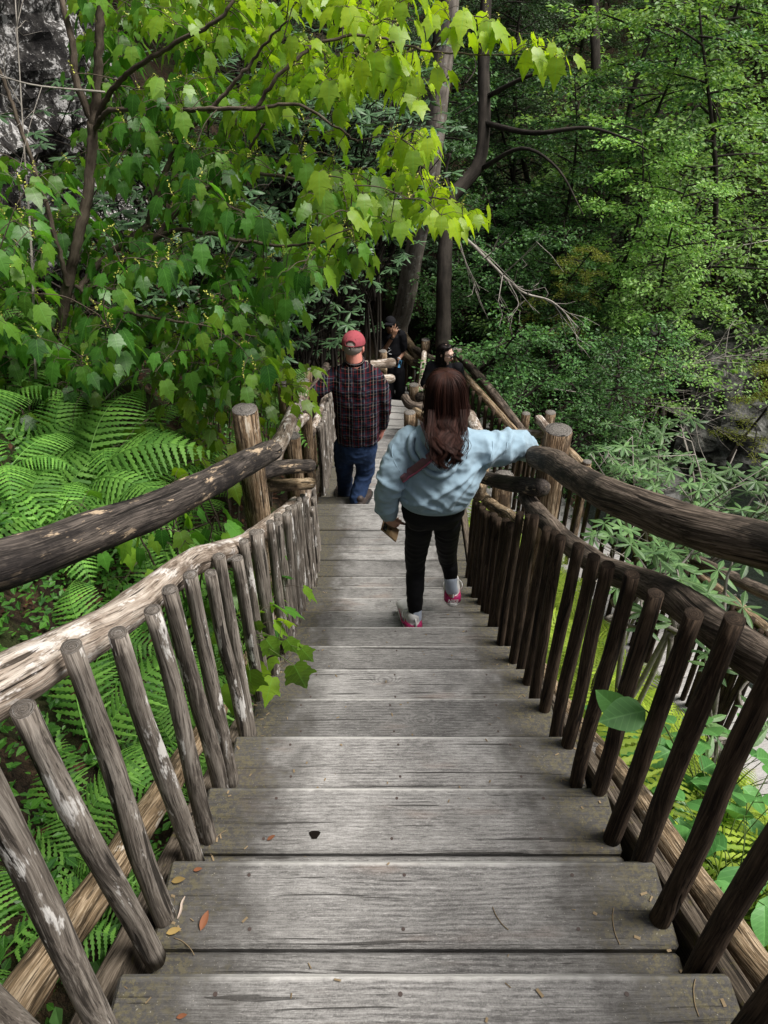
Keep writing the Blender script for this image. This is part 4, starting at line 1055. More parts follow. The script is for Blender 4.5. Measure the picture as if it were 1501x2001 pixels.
p = at(1270, 955, 12); boulder('pale wet rock beside the creek above the thick right handrail', p, (.6, .6, .35), 8)
p = at(1000, 500, 17); boulder('shaded rock outcrop among the trees beyond the leaning trunk', p, (1.2, 1, 1.3), 9)
p = at(1330, 690, 16); boulder('mossy rock ledge in the shadows above the creek', p, (2.2, 1.2, .8), 12)

# big trunks
def trunk(name, label, pts, r0, r1, mat, cat='tree', limbs=()):
    o = thing(name, label, cat, tuple(pts[0]))
    mb = MB(); n = len(pts); mb.tube(pts, np.linspace(r0, r1, n), 22, rough=.05, seed=n, spans=7, ridge=.03); mb.build('trunk', mat, o)
    for L, a, b in limbs:
        mb = MB(); mb.tube(L, np.linspace(a, b, len(L)), 8, rough=.06, spans=5, seed=3); mb.build('limb', mat, o)
    return o
big = trunk('tree', 'big grey-barked leaning tree rising behind the person holding a camera', [at(770, 720, 14.8), at(778, 640, 14.4), at(792, 590, 14), at(812, 480, 13.3), at(835, 380, 12.7), at(852, 240, 12.2), at(868, 110, 11.9), at(880, 0, 11.6), at(888, -120, 11.4)], .19, .14, M['bark_tree'])
dk = trunk('tree', 'dark trunk with a sweeping bend beyond the big grey tree', [at(866, 720, 12.4), at(866, 620, 12.2), at(868, 540, 12.0), at(872, 450, 12.0), at(880, 390, 12.0), at(905, 360, 12.0), at(935, 320, 12.0), at(946, 250, 12.0), at(945, 120, 12.0), at(950, 0, 12.0), at(955, -90, 12.0)], .125, .09, M['bark_dark'],
    limbs=[([at(945, 240, 12.0), at(1040, 260, 11.2), at(1150, 250, 10.8), at(1250, 280, 10.4)], .05, .012), ([at(950, 190, 12.0), at(1030, 150, 11.2), at(1110, 130, 10.8)], .045, .01), ([at(940, 330, 12.0), at(1020, 290, 11.2), at(1090, 330, 10.9), at(1140, 420, 10.7)], .04, .008), ([at(880, 400, 12.0), at(870, 340, 11.7), at(880, 300, 11.5)], .05, .02)])
sec = trunk('tree', 'dark slim trunk just left of the big grey tree', [at(800, 480, 16), at(845, 250, 15), at(860, 0, 14.5), at(865, -80, 14)], .14, .1, M['bark_dark'])
for i, (pts, r_, lab) in enumerate([
    ([at(1125, 770, 15), at(1130, 600, 15), at(1165, 480, 15), at(1170, 330, 15), at(1165, 150, 15), at(1160, -30, 15)], .13, 'slender dark trunk in the middle of the right-hand woods'),
    ([at(1125, 600, 15.5), at(1190, 480, 15.5), at(1260, 300, 15.5), at(1330, 120, 15.5)], .07, 'thin trunk slanting up to the right in the right-hand woods'),
    ([at(1130, 620, 14.6), at(1100, 500, 14.6), at(1140, 380, 14.6), at(1190, 200, 14.4)], .07, 'thin forked stem left of the slender dark trunk'),
    ([at(1005, 480, 20), at(1010, 300, 20), at(1012, 60, 20)], .17, 'straight dark trunk far back between the bending trunk and the beeches'),
    ([at(1420, 420, 20), at(1428, 200, 20), at(1440, -40, 20)], .13, 'straight far trunk near the upper right corner'),
    ([at(1100, 790, 12.5), at(1105, 700, 12.5), at(1112, 600, 12.8)], .09, 'short dark trunk rising from the creek bank'),
    ([at(770, 330, 18), at(775, 150, 18), at(770, -40, 18)], .16, 'far trunk in the gap left of the big grey tree')]):
    trunk('tree', lab, pts, r_, r_ * .7, M['bark_dark'])

def tree_mesh(seed, H=7, W_=2.6, nl=34, tw=9, lf=26, ls=.075, z0=.15, needle=False, droop=.25, tpl=None, curve=.7):
    r = np.random.default_rng(seed); tr = MB(); c = []; Dl = []; Nl = []; Sl = []
    n = 8; ax = np.array([[curve * math.sin(k * .5 + seed), curve * .7 * math.cos(k * .4 + seed * 2) - curve * .7, H * k / n] for k in range(n + 1)])
    tr.tube(ax, np.linspace(.010 * H + .02, .010, n + 1), 8, rough=.04, spans=2, seed=seed)
    for i in range(nl):
        f = z0 + (1 - z0) * (i + r.uniform(0, .8)) / nl; k = f * n; j = int(min(n - 1, k)); b = ax[j] + (ax[j + 1] - ax[j]) * (k - j)
        a = i * 2.4 + r.uniform(-.4, .4); L = W_ * (1 - .62 * f) * r.uniform(.7, 1.15)
        hd = np.array([math.cos(a), math.sin(a), 0]); sd = np.array([-math.sin(a), math.cos(a), 0])
        t = np.linspace(0, 1, 7); el = r.uniform(-.05, .7)
        P = b + np.outer(t * L, hd) + np.outer(L * (el * t - droop * t * t), [0, 0, 1]) + np.outer(L * .12 * np.sin(t * 4 + r.uniform(0, 6)), sd)
        tr.tube(P, np.linspace(.012 + .007 * L, .004, 7), 4, cap=False)
        for q in range(tw):
            tt = .22 + .78 * (q + r.uniform(0, .8)) / tw; kk = tt * 6; j = int(min(5, kk)); b2 = P[j] + (P[j + 1] - P[j]) * (kk - j)
            s = 1 if q % 2 else -1; d2 = hd * r.uniform(.35, .8) + sd * s * r.uniform(.6, 1) + [0, 0, r.uniform(-.45, .5)]; d2 /= np.linalg.norm(d2)
            L2 = L * .42 * (1.1 - tt * .6) * r.uniform(.7, 1.2)
            e = b2 + d2 * L2 + [0, 0, -L2 * .18]
            tr.tube([b2, (b2 + e) / 2 + [0, 0, .02], e], [.005, .004, .002], 3, cap=False)
            u = r.uniform(.05, 1, lf); side = np.where(np.arange(lf) % 2, 1, -1) * r.uniform(.0, .16 * L2 + .03, lf)
            sd2 = np.cross(d2, [0, 0, 1]); sd2 /= np.linalg.norm(sd2)
            pp = b2 + np.outer(u, e - b2) + np.outer(side, sd2) + r.normal(0, .045, (lf, 3))
            c.append(pp); Dl.append(np.outer(np.ones(lf), d2) * .6 + np.outer(np.sign(side), sd2) * .8 + r.normal(0, .25, (lf, 3)) + [0, 0, -.2])
            Nl.append(np.array([0, 0, 1]) + r.normal(0, .55, (lf, 3))); Sl.append(ls * r.uniform(.6, 1.25, lf))
    V, F, G, t = scatter(tpl or T_SMALL, np.vstack(c), np.vstack(Dl), np.vstack(Nl), np.concatenate(Sl))
    return tr.arrays(), (V, [F], G)
def pair(gen, bm_, lm_, nm): return plant_meshes(gen, bm_, lm_, nm)
BE = [pair(tree_mesh(s, 7, 2.6, 34, 9, 24, .085), M['bark_dark'], M['beech_leaf'], 'beech') for s in (1, 2, 3)]
BLm = [pair(tree_mesh(s, 7, 2.7, 34, 9, 24, .09), M['bark_dark'], M['beech_light'], 'light_beech') for s in (5, 6)]
HE = [pair(tree_mesh(s, 8, 2.3, 46, 12, 40, .05, tpl=(T_NEEDLE[0] * [2.2, 1, 1], T_NEEDLE[1]), droop=.45), M['bark_dark'], M['hemlock_leaf'], 'hemlock') for s in (8, 9)]
TR = ('trunk', 'crown')
r = random.Random(21)
def forest(kind, pairs, spots, lab, grp, cat='tree', anchor=.6):
    for k, (a, b, z, s) in enumerate(spots):
        p = at(a, b, z)       # this is where the middle of the crown stands
        plant(kind, pairs[k % len(pairs)], (p.x, p.y, p.z - 7 * s * anchor), r.uniform(0, 6.28), s, lab, cat, grp, TR)
# far wall of woods, row behind row, standing on the slope
rowlab = 'leafy tree in the crowded far wall of woods'
rr_ = np.random.default_rng(77); k = 0
for y in (15.5, 18.5, 22, 26, 31, 37):
    step_ = 2.1 + (y - 15) * .12
    for x in np.arange(-9 - (y - 15) * .3, 15 + (y - 15) * .9, step_):
        xx = x + rr_.uniform(-.6, .6); yy = y + rr_.uniform(-1.2, 1.2)
        if xx > 5.5 and xx < 9 and yy < 18: continue
        z = gz(xx, yy); s = rr_.uniform(.7, 1.15) * (1 + (y - 15) * .015)
        right_ = (xx / yy) > .42
        u = rr_.random()
        if right_: pr, nm, lb = (BLm, 'beech_tree', 'light green leafy tree in the far woods toward the upper right') if u < .8 else (BE, 'beech_tree', 'mid green leafy tree in the far woods toward the upper right')
        elif u < .38: pr, nm, lb = HE, 'hemlock_tree', 'dark hemlock among the leafy trees of the far woods'
        elif u < .8: pr, nm, lb = BE, 'beech_tree', 'mid green leafy tree in the middle of the far woods'
        else: pr, nm, lb = BLm, 'beech_tree', 'light green leafy tree in the middle of the far woods'
        plant(nm, pr[k % len(pr)], (xx, yy, z - .1), rr_.uniform(0, 6.28), s, lb, 'tree', 'trees of the far woods', TR, (rr_.normal(0, .12), rr_.normal(0, .12))); k += 1
# nearer trees right of the bend
forest('beech_tree', BE, [(1075, 600, 13, .6), (1100, 420, 13, .8), (1010, 330, 15, .8), (1220, 330, 12.5, .8)], 'beech with layered green sprays between the big grey tree and the creek', 'beeches at the creek bank', anchor=.62)
forest('beech_tree', BLm, [(1290, 580, 11.5, .62), (1400, 300, 12, .9), (1200, 480, 12.5, .7), (1330, 130, 13, 1.0), (1480, 170, 14, 1.1), (1500, 420, 14, .9)], 'light green beech reaching out over the dark creek', 'light beeches over the creek', anchor=.62)
forest('hemlock_tree', HE, [(1050, 260, 15.5, .9), (950, 420, 16, .8), (1450, 620, 15, .6), (1010, 130, 17, 1), (780, 120, 19, .8), (690, 60, 18, .8)], 'dark feathery hemlock between the leafy trees near the bending trunk', 'hemlocks near the bend', anchor=.62)
YE = pair(tree_mesh(31, 4, 1.7, 18, 9, 36, .05, tpl=(T_NEEDLE[0] * [2.2, 1, 1], T_NEEDLE[1]), droop=.5), M['bark_dark'], M['yellow_needle'], 'dwarf_hemlock')
forest('hemlock_tree', [YE], [(1100, 560, 11.5, .45)], 'small yellow-green hemlock above the log railing', None, anchor=.35)
forest('hemlock_tree', [YE], [(1470, 770, 11, .45)], 'bright green young hemlock at the right edge above the creek rocks', None, anchor=.35)
# leafy bushes right of the bend
BU = [pair(tree_mesh(s, 2.2, 1.1, 30, 8, 14, .06, z0=.05), M['bark_dark'], M['beech_leaf'], 'bush') for s in (41, 42)]
for (a, b, z, s) in ((950, 620, 13.5, 1.0), (1020, 690, 10.8, .7), (1040, 740, 10.5, 1.0), (1090, 800, 10, .9), (990, 735, 10.5, .8), (1150, 880, 9.2, .6), (1010, 620, 12, 1), (1140, 760, 11, .9), (1060, 660, 12, 1.0), (1180, 690, 12.5, .8)):
    p = at(a, b, z)
    plant('bush', r.choice(BU), (p.x, p.y, p.z - 1.2 * s), r.uniform(0, 6.28), s, 'leafy green bush beyond the slanting log railing', 'bush', 'bushes beyond the slanting railing', ('stems', 'leaves'))

# dead branches
def deadtwigs(label, main, r0, n, L, seed):
    r = np.random.default_rng(seed); o = thing('dead_branch', label, 'branch', tuple(main[0]))
    A = catmull(np.array([list(p) for p in main]), 6); mb = MB(); mb.tube(A, np.linspace(r0, r0 * .3, len(A)), 7, rough=.05, cap=True)
    for k in range(n):
        j = r.integers(2, len(A) - 1); d = (A[min(j + 1, len(A) - 1)] - A[j - 1]); d /= np.linalg.norm(d); d = d + r.normal(0, .6, 3); d /= np.linalg.norm(d)
        l = L * r.uniform(.4, 1); B = catmull(np.array([A[j], A[j] + d * l * .5 + r.normal(0, .06 * l, 3), A[j] + d * l + r.normal(0, .12 * l, 3)]), 3)
        mb.tube(B, np.linspace(r0 * .4, r0 * .12, len(B)), 4, cap=False)
        for q in range(3):
            i = r.integers(2, len(B)); e = B[i] + (d + r.normal(0, .8, 3)) * l * .3
            mb.tube([B[i], (B[i] + e) / 2 + r.normal(0, .03, 3), e], [r0 * .2, r0 * .16, r0 * .1], 3, cap=False)
    mb.build('branch_wood', M['twig_pale'], o)
deadtwigs('pale dead branch reaching down to the right below the big grey tree', [at(868, 438, 9), at(920, 475, 9), at(965, 520, 9), at(1020, 570, 9.1), at(1080, 590, 9.2), at(1130, 640, 9.3)], .024, 14, .9, 1)
deadtwigs('bare grey twigs over the creek right of the small yellow-green hemlock', [at(1230, 770, 11.5), at(1300, 730, 11.3), at(1400, 700, 11), at(1501, 690, 10.8)], .014, 26, 1.3, 2)
deadtwigs('tangle of dead twigs in the shade beside the creek', [at(1080, 760, 11), at(1150, 770, 10.8), at(1260, 790, 10.6), at(1330, 800, 10.5)], .012, 24, 1.1, 3)
deadtwigs('bare pale twigs at the right edge of the woods', [at(1501, 470, 12), at(1400, 490, 12), at(1300, 520, 12), at(1230, 540, 12)], .012, 22, 1.2, 4)
deadtwigs('thin dead limb among the maple leaves on the left', [at(205, 180, 3.9), at(60, 165, 3.7), at(-40, 130, 3.6)], .006, 4, .5, 5)
deadtwigs('pale dry twig arching above the bank ferns', [at(195, 790, 4.3), at(250, 740, 4.2), at(330, 700, 4.1), at(360, 640, 4.1)], .005, 3, .3, 6)
deadtwigs('tall bare dead stem at the left edge beside the maple', [at(70, 740, 4.3), at(62, 500, 4.2), at(48, 300, 4.1), at(30, 0, 4.0)], .009, 7, .6, 7)
# ================================================================ people
M['skin'] = plain('skin', (.50, .27, .19), .55, .35, .12, 18)
M['skin_red'] = plain('sunned_skin', (.62, .25, .20), .5, .35, .15, 14)
M['skin_tan'] = plain('tan_skin', (.30, .16, .10), .55, .35, .1, 18)
M['skin_fair'] = plain('fair_skin', (.62, .42, .34), .5, .35, .06, 18)
m = NT('pale_blue_fleece'); g = m.attr(); n1 = m.noise(g, 400, 2, .6); n2 = m.noise(g, 14, 4, .6)
M['hoodie'] = m.done(m.pbr(m.mix(n2, (.21, .31, .385), (.31, .42, .50)), .95, m.bump(m.mt('ADD', m.mt('MULTIPLY', n1, .3), n2), .6, .003), .1, **{'Sheen Weight': .15}))
M['leggings'] = plain('black_leggings', (.006, .006, .007), .75, .2, .2, 20, .002)
M['black_tee'] = plain('black_cotton', (.008, .008, .01), .9, .15, .2, 20, .003)
M['black_pants'] = plain('black_trousers', (.012, .012, .015), .9, .15, .2, 20, .003)
M['jeans'] = plain('dark_denim', (.014, .03, .075), .85, .2, .45, 22, .004)
M['sock'] = plain('ribbed_sock', (.50, .56, .66), .9, .2, .1, 60, .004)
M['shoe_white'] = plain('white_leather', (.68, .67, .65), .5, .4, .06)
M['shoe_pink'] = plain('magenta_leather', (.42, .02, .12), .45, .4, .1)
M['shoe_brown'] = plain('dark_brown_shoe', (.035, .025, .022), .6, .4, .3)
M['strap'] = plain('mauve_webbing', (.17, .09, .10), .8, .2, .2, 90)
M['strap_edge'] = plain('pink_webbing', (.38, .10, .16), .8, .2, .2, 90)
M['cap'] = plain('faded_red_cap', (.30, .065, .08), .9, .15, .3, 40, .003)
M['grey_hair'] = plain('short_grey_hair', (.28, .24, .22), .9, .2, .3, 200)
M['black_plastic'] = plain('black_plastic', (.012, .012, .014), .25, .5, .05)
M['phone_case'] = plain('tan_phone_case', (.33, .21, .11), .45, .4, .2, 60)
M['white_print'] = plain('white_print', (.6, .62, .64), .8, .2, .05)
M['blue_cloth'] = plain('blue_cloth', (.08, .25, .45), .8, .2, .1)
M['lips'] = plain('red_lips', (.45, .06, .06), .5)
def hairmat(name, a, b, rough=.32):
    m = NT(name); ri = m.n('NewGeometry').outputs['Random Per Island']; g = m.attr()
    col = m.mix(ri, a, b)
    return m.done(m.pbr(col, rough, None, .15))
M['hair_brown'] = hairmat('dark_brown_hair', (.006, .003, .0025), (.052, .020, .014), .58)
M['hair_black'] = hairmat('black_hair', (.006, .005, .005), (.016, .013, .012), .3)
def plaid():
    m = NT('plaid_flannel'); g = m.attr(); w = m.n('TexNoise', {'Vector': g, 'Scale': 6.0, 'Detail': 2.0}).outputs[1]
    g = m.vm('ADD', g, m.mul(m.vm('SUBTRACT', w, (.5, .5, .5)), (.02, .02, .02)))
    sp = m.n('SeparateXYZ', {0: g}); P_ = .098
    def frac(v): return m.mt('FRACT', m.mt('ADD', m.mt('DIVIDE', v, P_), 50.0))
    def band(f, c, w_): return m.mt('LESS_THAN', m.mt('ABSOLUTE', m.mt('SUBTRACT', f, c)), w_)
    fx = frac(sp.outputs[0]); fz = frac(sp.outputs[2])
    col = None
    bx = band(fx, .5, .25); bz = band(fz, .5, .25)
    base = m.mix(m.mt('MULTIPLY', m.mt('ADD', bx, bz), .5), (.003, .0035, .005), (.011, .015, .027))
    for f, c, w_, cc, k in ((fx, .5, .045, (.20, .02, .025), .3), (fz, .5, .04, (.18, .02, .025), .25),
                            (fx, .12, .028, (.42, .36, .34), .32), (fz, .12, .018, (.34, .26, .22), .28), (fx, .38, .018, (.36, .38, .42), .3), (fz, .38, .014, (.34, .35, .4), .26), (fx, .86, .02, (.32, .03, .03), .28), (fz, .86, .02, (.3, .03, .03), .22)):
        base = m.mix(m.mt('MULTIPLY', band(f, c, w_), k), base, cc)
    return m.done(m.pbr(base, .95, m.bump(m.noise(g, 60, 3), .5, .004), .1))
M['plaid'] = plaid()

def Vv(*a): return Vector(a)
def limb(mb, pts, rad, seg=14, flat=1.0, spans=5): mb.tube(pts, rad, seg, spans=spans, round_cap=True, flat=flat)
def hand(mb, wrist, d, n, side=1, s=1.0, curl=(.5, .6, .7, .8), wr=.026, spread=.12):
    d = Vector(d).normalized(); n = Vector(n); n = (n - d * n.dot(d)).normalized(); t = d.cross(n) * side
    w = Vector(wrist)
    mb.loft([(w - d * .02, t * wr, n * wr * .75), (w + d * .012 * s, t * .028 * s, n * .018 * s), (w + d * .045 * s, t * .039 * s, n * .015 * s), (w + d * .08 * s, t * .040 * s, n * .013 * s), (w + d * .094 * s, t * .034 * s, n * .009 * s)], 18, 2.4)
    for i, (off, L) in enumerate(((.030, .068), (.0105, .078), (-.0095, .072), (-.029, .056))):
        b = w + d * (.082 - .004 * abs(i - 1)) * s + t * off * s; a = 0; p = b; P = [b - d * .015 * s, b]
        dd = (d + t * spread * (1.5 - i) * .6).normalized()
        for k, fr in enumerate((.44, .32, .24)):
            a += curl[i] * (.9, 1.1, .8)[k]
            v = dd * math.cos(a) + n * math.sin(a); p = p + v * L * fr * s; P.append(p)
        mb.tube(P, [.0095 * s, .0092 * s, .0085 * s, .0078 * s, .0068 * s], 10, spans=3, round_cap=True)
    b = w + d * .022 * s + t * .024 * s
    v1 = (d * .62 + t * .72 + n * .35).normalized(); v2 = (d * .85 + t * .3 + n * .5).normalized()
    mb.tube([b, b + v1 * .035 * s, b + v1 * .035 * s + v2 * .03 * s, b + v1 * .035 * s + v2 * .055 * s], [.014 * s, .0115 * s, .0098 * s, .008 * s], 10, spans=3, round_cap=True)
def head(mb, c, Rm, s=1.0):
    """face looks along the local +Y"""
    c = Vector(c)
    def at_(x, y, z): return c + Rm @ Vector((x * s, y * s, z * s))
    def E(x, y, z, rx, ry, rz, r2=None): mb.ell(at_(x, y, z), (rx * s, ry * s, rz * s), Rm @ r2 if r2 else Rm, 20, 14)
    E(0, -.012, .028, .076, .095, .088); E(0, .025, -.03, .060, .072, .082); E(0, .045, -.078, .036, .040, .030)
    E(0, .082, .035, .05, .016, .022)                                # brow
    mb.tube([at_(0, .09, .018), at_(0, .108, -.012), at_(0, .114, -.026)], [.008 * s, .012 * s, .012 * s], 8, round_cap=True); E(.012, .1, -.03, .009, .009, .007); E(-.012, .1, -.03, .009, .009, .007)
    E(.034, .076, -.012, .02, .02, .022); E(-.034, .076, -.012, .02, .02, .022)
    E(0, .092, -.056, .022, .009, .006); E(0, .090, -.066, .018, .009, .006)
    for q in (1, -1): E(q * .079, -.008, -.008, .009, .019, .032, Matrix.Rotation(q * .25, 3, 'Z'))
def skin(name, mb, mat, root, vox=.0055, sm=5):
    V, F, N = fuse(mb, vox, sm, .5); return mk(name, V, F, mat, root)
def cloth(name, mb, mat, root, vox=.008, sm=6, fn=None, parent=None):
    V, F, N = fuse(mb, vox, sm, .5)
    if fn: V = folds(V, N, fn)
    return mk(name, V, F, mat, parent or root)
def ridged(p, s, seed=0): return (1 - abs(noise.noise(p * s + Vector((seed, seed * 2, 0)))) * 2.2)

def shoe(parent, heel, fwd, up=(0, 0, 1), L=.255, w=.046, mats=('shoe_white', 'shoe_pink'), hh=.075, name='shoe'):
    """sole plus upper; heel = point on the ground under the heel"""
    f = Vector(fwd).normalized(); u = Vector(up); u = (u - f * u.dot(f)).normalized(); s = f.cross(u); h = Vector(heel)
    mb = MB()
    prof = [(0, .62, .055), (.03, .86, .07), (.09, .9, .082), (.14, .9, .068), (.19, 1.0, .05), (.23, .85, .038), (L, .4, .024)]
    secs = []
    for y, k, z in prof: secs.append((h + f * y + u * (z * .5 * hh / .075 + .012), s * w * k, u * (z * .5 * hh / .075 + .004)))
    mb.loft(secs, 20, 2.5); mb.tube([h + f * .05 + u * .06, h + f * .045 + u * (hh + .018)], [.042, .036], 14, round_cap=True)
    V, F, N = fuse(mb, .005, 4); o = mk(name, V, F, M[mats[0]], parent)
    sb = MB(); sb.loft([(h + u * .002 + f * .03, s * w * .93, f * .04)] and [(h + f * L * .48 + u * z, s * w * k, f * L * .53 * k2) for z, k, k2 in ((0, .95, .98), (.006, 1.04, 1.0), (.024, 1.05, 1.01), (.03, .98, .98))], 28, 2.7)
    sb.build('sole', M['shoe_white'] if mats[0] == 'shoe_white' else M['black_plastic'], o)
    if mats[1]:
        cb = MB()    # heel counter
        cb.loft([(h + f * .036 + u * .024, s * (w + .004), f * .044), (h + f * .038 + u * .045, s * (w + .003), f * .044), (h + f * .042 + u * .070, s * (w - .002), f * .043)], 28, 2.4)
        cb.build('heel_counter', M[mats[1]], o)
    return o, f, u, s, h

# ---------------------------------------------------------------- 1: person in the hoodie
w1 = thing('person', 'person in pale blue hoodie with long brown hair, elbow resting on the log handrail', 'person', tuple(atd(820, 1221, 2.88)))
HR = Matrix.Rotation(R(-8), 3, 'Z') @ Matrix.Rotation(R(-14), 3, 'X')
hc = atd(872, 776, 2.90)
b = MB(); head(b, hc, HR, .97)
c7 = atd(870, 846, 2.86)
limb(b, [c7 + Vv(0, 0, -.06), c7, hc + Vv(0, -.02, -.04)], [.06, .052, .05])
shL, shR = atd(800, 868, 2.84), atd(948, 874, 2.85)
elL, wrL = atd(763, 948, 2.78), atd(764, 1008, 2.86)
elR, wrR = atd(1010, 872, 2.93), atd(1035, 880, 3.18)
pel = atd(846, 1005, 2.84)
b.loft([(c7 + Vv(0, .0, -.01), (.06, 0, 0), (0, .05, 0)), (c7 + Vv(0, .01, -.07), (.14, 0, 0), (0, .08, 0)), (c7 + Vv(0, .02, -.2), (.135, 0, 0), (0, .09, 0)), (pel + Vv(0, 0, .15), (.10, 0, 0), (0, .07, 0)), (pel + Vv(0, 0, .03), (.10, 0, 0), (0, .06, 0)), (pel + Vv(0, 0, -.02), (.07, 0, 0), (0, .05, 0))])
limb(b, [shL + Vv(.03, 0, 0), shL, elL, wrL], [.04, .042, .032, .024]); limb(b, [shR + Vv(-.03, 0, 0), shR, elR, wrR], [.04, .042, .032, .024])
dL = (atd(768, 1040, 2.9) - wrL)
hand(b, wrL, dL + Vv(-.01, .01, 0), Vv(.35, .6, .1), side=1, s=.9, curl=(.75, .8, .85, .9))
hand(b, wrR, Vv(.25, 1, -.05), Vv(0, 0, -1), side=-1, s=.9, curl=(.35, .4, .4, .45))
LL = [atd(820, 1025, 2.84), atd(813, 1080, 2.90), atd(812, 1112, 2.93), atd(811, 1160, 2.89), atd(812, 1232, 2.85)]
RL = [atd(874, 1022, 2.86), atd(873, 1066, 2.98), atd(875, 1092, 3.07), atd(880, 1120, 3.05), atd(883, 1165, 3.05)]
limb(b, LL, [.05, .05, .040, .034, .022]); limb(b, RL, [.05, .045, .036, .030, .020])
skin('body', b, M['skin'], w1)
h = MB()
def sec(px, py, d, rx, ry, tilt=0): return (atd(px, py, d), (rx, 0, rx * tilt), (0, ry, 0))
h.loft([sec(866, 833, 2.86, .075, .07), sec(866, 845, 2.86, .13, .085, -.05), sec(866, 862, 2.85, .172, .10, -.03), sec(867, 887, 2.84, .182, .112), sec(866, 912, 2.83, .184, .122), sec(860, 936, 2.82, .182, .13), sec(853, 955, 2.82, .172, .134), sec(850, 966, 2.82, .165, .128)], 30, 2.3)
limb(h, [atd(835, 862, 2.85), atd(800, 864, 2.84), atd(778, 898, 2.80), atd(762, 945, 2.77), atd(756, 980, 2.80), atd(758, 997, 2.84)], [.06, .064, .060, .052, .047, .042], spans=5)
limb(h, [atd(900, 872, 2.85), atd(950, 880, 2.85), atd(985, 876, 2.87), atd(1012, 870, 2.91), atd(1025, 873, 3.02), atd(1032, 880, 3.14)], [.08, .077, .068, .06, .053, .046], spans=5)
def hf(p):
    q = Vector((p.x, p.y, p.z)); a = (q - shR).length
    f = .015 * ridged(Vector((q.x * 1.2, q.y, q.z * .55)), 7.5, 3) + .006 * ridged(Vector((q.x * .8 + q.z, q.y, q.z)), 13, 9) + .0028 * ridged(Vector((q.x, q.y, q.z)), 30, 4) - .007
    lowz = max(0, min(1, (-1.98 - q.z) / .1))
    if q.x > .12: f += lowz * .005 * math.sin(q.x * 55 + noise.noise(q * 6) * 3)
    arm = max(0, min(1, (.10 - q.x) / .06)); f += arm * .004 * ridged(Vector((q.x * .6, q.y, q.z * 1.6)), 17, 5)
    ra = max(0, min(1, (q.x - .50) / .06)); f += ra * .004 * ridged(Vector((q.x * 1.6, q.y, q.z * .6)), 17, 8)
    f += .012 * math.exp(-((q.z + 1.93 - (q.x - .25) * .6) / .012) ** 2) + .010 * math.exp(-((q.z + 1.99 + (q.x - .2) * .5) / .012) ** 2) + .010 * math.exp(-((q.z + 1.86 - (q.x - .40) * 1.1) / .014) ** 2)
    return f
hood_o = cloth('hoodie', h, M['hoodie'], w1, .007, 7, hf)
rb = MB()      # ribbed hem and cuff, seams
rb.loft([sec(850, 957, 2.82, .168, .132), sec(850, 961, 2.82, .175, .138), sec(850, 973, 2.82, .168, .133), sec(850, 978, 2.82, .155, .122)], 60, 2.2)
rb.build('ribbed_hem', M['hoodie'], hood_o)
cb = MB(); a = atd(758, 996, 2.84); limb(cb, [a + Vv(0, 0, .01), a + (wrL - a) * .6, wrL + Vv(0, 0, .005)], [.043, .037, .032]); cb.build('cuff', M['hoodie'], hood_o)
from mathutils.bvhtree import BVHTree
Vector_zero = None
def bvh_of(o, root):
    off = Vector(w1.location); return BVHTree.FromPolygons([v.co + off for v in o.data.vertices], [tuple(p.vertices) for p in o.data.polygons])
def snapper(tree):
    def f(px, py, off=.004):
        d = at(px, py, 1).normalized(); loc, nrm, _, _ = tree.ray_cast(Vector((0, 0, 0)), d)
        if loc is None: return None, None
        if nrm.dot(d) > 0: nrm = -nrm
        return loc + nrm * off, nrm
    return f
snap = snapper(bvh_of(hood_o, w1))
def seam(px, r_=.0024, name='seam'):
    P_ = [snap(a_, b_, .0005)[0] for a_, b_ in px]; P_ = [p_ for p_ in P_ if p_ is not None]
    s_ = MB(); s_.tube(P_, r_, 6, spans=4, cap=False); s_.build(name, M['hoodie'], hood_o)
seam([(962, 862), (963, 875), (960, 890), (957, 905), (954, 918)]); seam([(768, 868), (766, 885), (772, 905), (782, 922)])
seam([(992, 864), (990, 876), (984, 886)], .003)
hd = MB()
def hp(px, off): return [snap(a_, b_, off)[0] for a_, b_ in px]
hp1 = hp([(822, 842), (802, 856), (803, 880), (822, 905), (848, 927), (872, 928), (894, 902), (908, 872), (912, 852)], .010)
hp2 = hp([(834, 842), (819, 858), (826, 882), (850, 906), (872, 902), (892, 872), (900, 848)], .026)
hp3 = hp([(848, 842), (842, 858), (856, 876), (872, 868), (882, 846)], .034)
for p_, r_ in ((hp1, .013), (hp2, .018), (hp3, .022)): limb(hd, p_, [r_] * len(p_), 12)
cen = snap(858, 870, .006)[0]; hd.ell(cen, (.078, .016, .07), Matrix.Rotation(R(-18), 3, 'X'))
hood_c = cloth('hood', hd, M['hoodie'], w1, .005, 2, lambda p: .003 * ridged(p, 20, 2), hood_o)
st = MB(); secs = []; hsnap = snapper(bvh_of(hood_c, Vector_zero))
pp_ = []
for a_, b_ in ((783, 936), (790, 931), (799, 925), (809, 918), (819, 911), (829, 903), (839, 895), (849, 886), (858, 876)):
    q1, q2 = snap(a_, b_, .007), hsnap(a_, b_, .006); pp_.append(q1 if q2[0] is None or q1[0].length < q2[0].length else (q2[0], q1[1]))
for k_, (p_, n_) in enumerate(pp_):
    a_ = pp_[max(0, k_ - 1)][0]; b_ = pp_[min(len(pp_) - 1, k_ + 1)][0]; t_ = (b_ - a_).normalized(); s_ = t_.cross(n_).normalized(); secs.append((p_, s_ * .021, n_ * .004))
st.loft(secs, 12, 5); strap = st.build('bag_strap', M['strap'], w1)
st = MB(); st.loft([(Vector(c_) + Vector(v_) * 1.1 + Vector(u_) * .68, Vector(u_) * .16, Vector(v_) * .5) for c_, u_, v_ in secs], 8, 3); st.build('strap_stripe', M['strap_edge'], strap)
lg = MB()
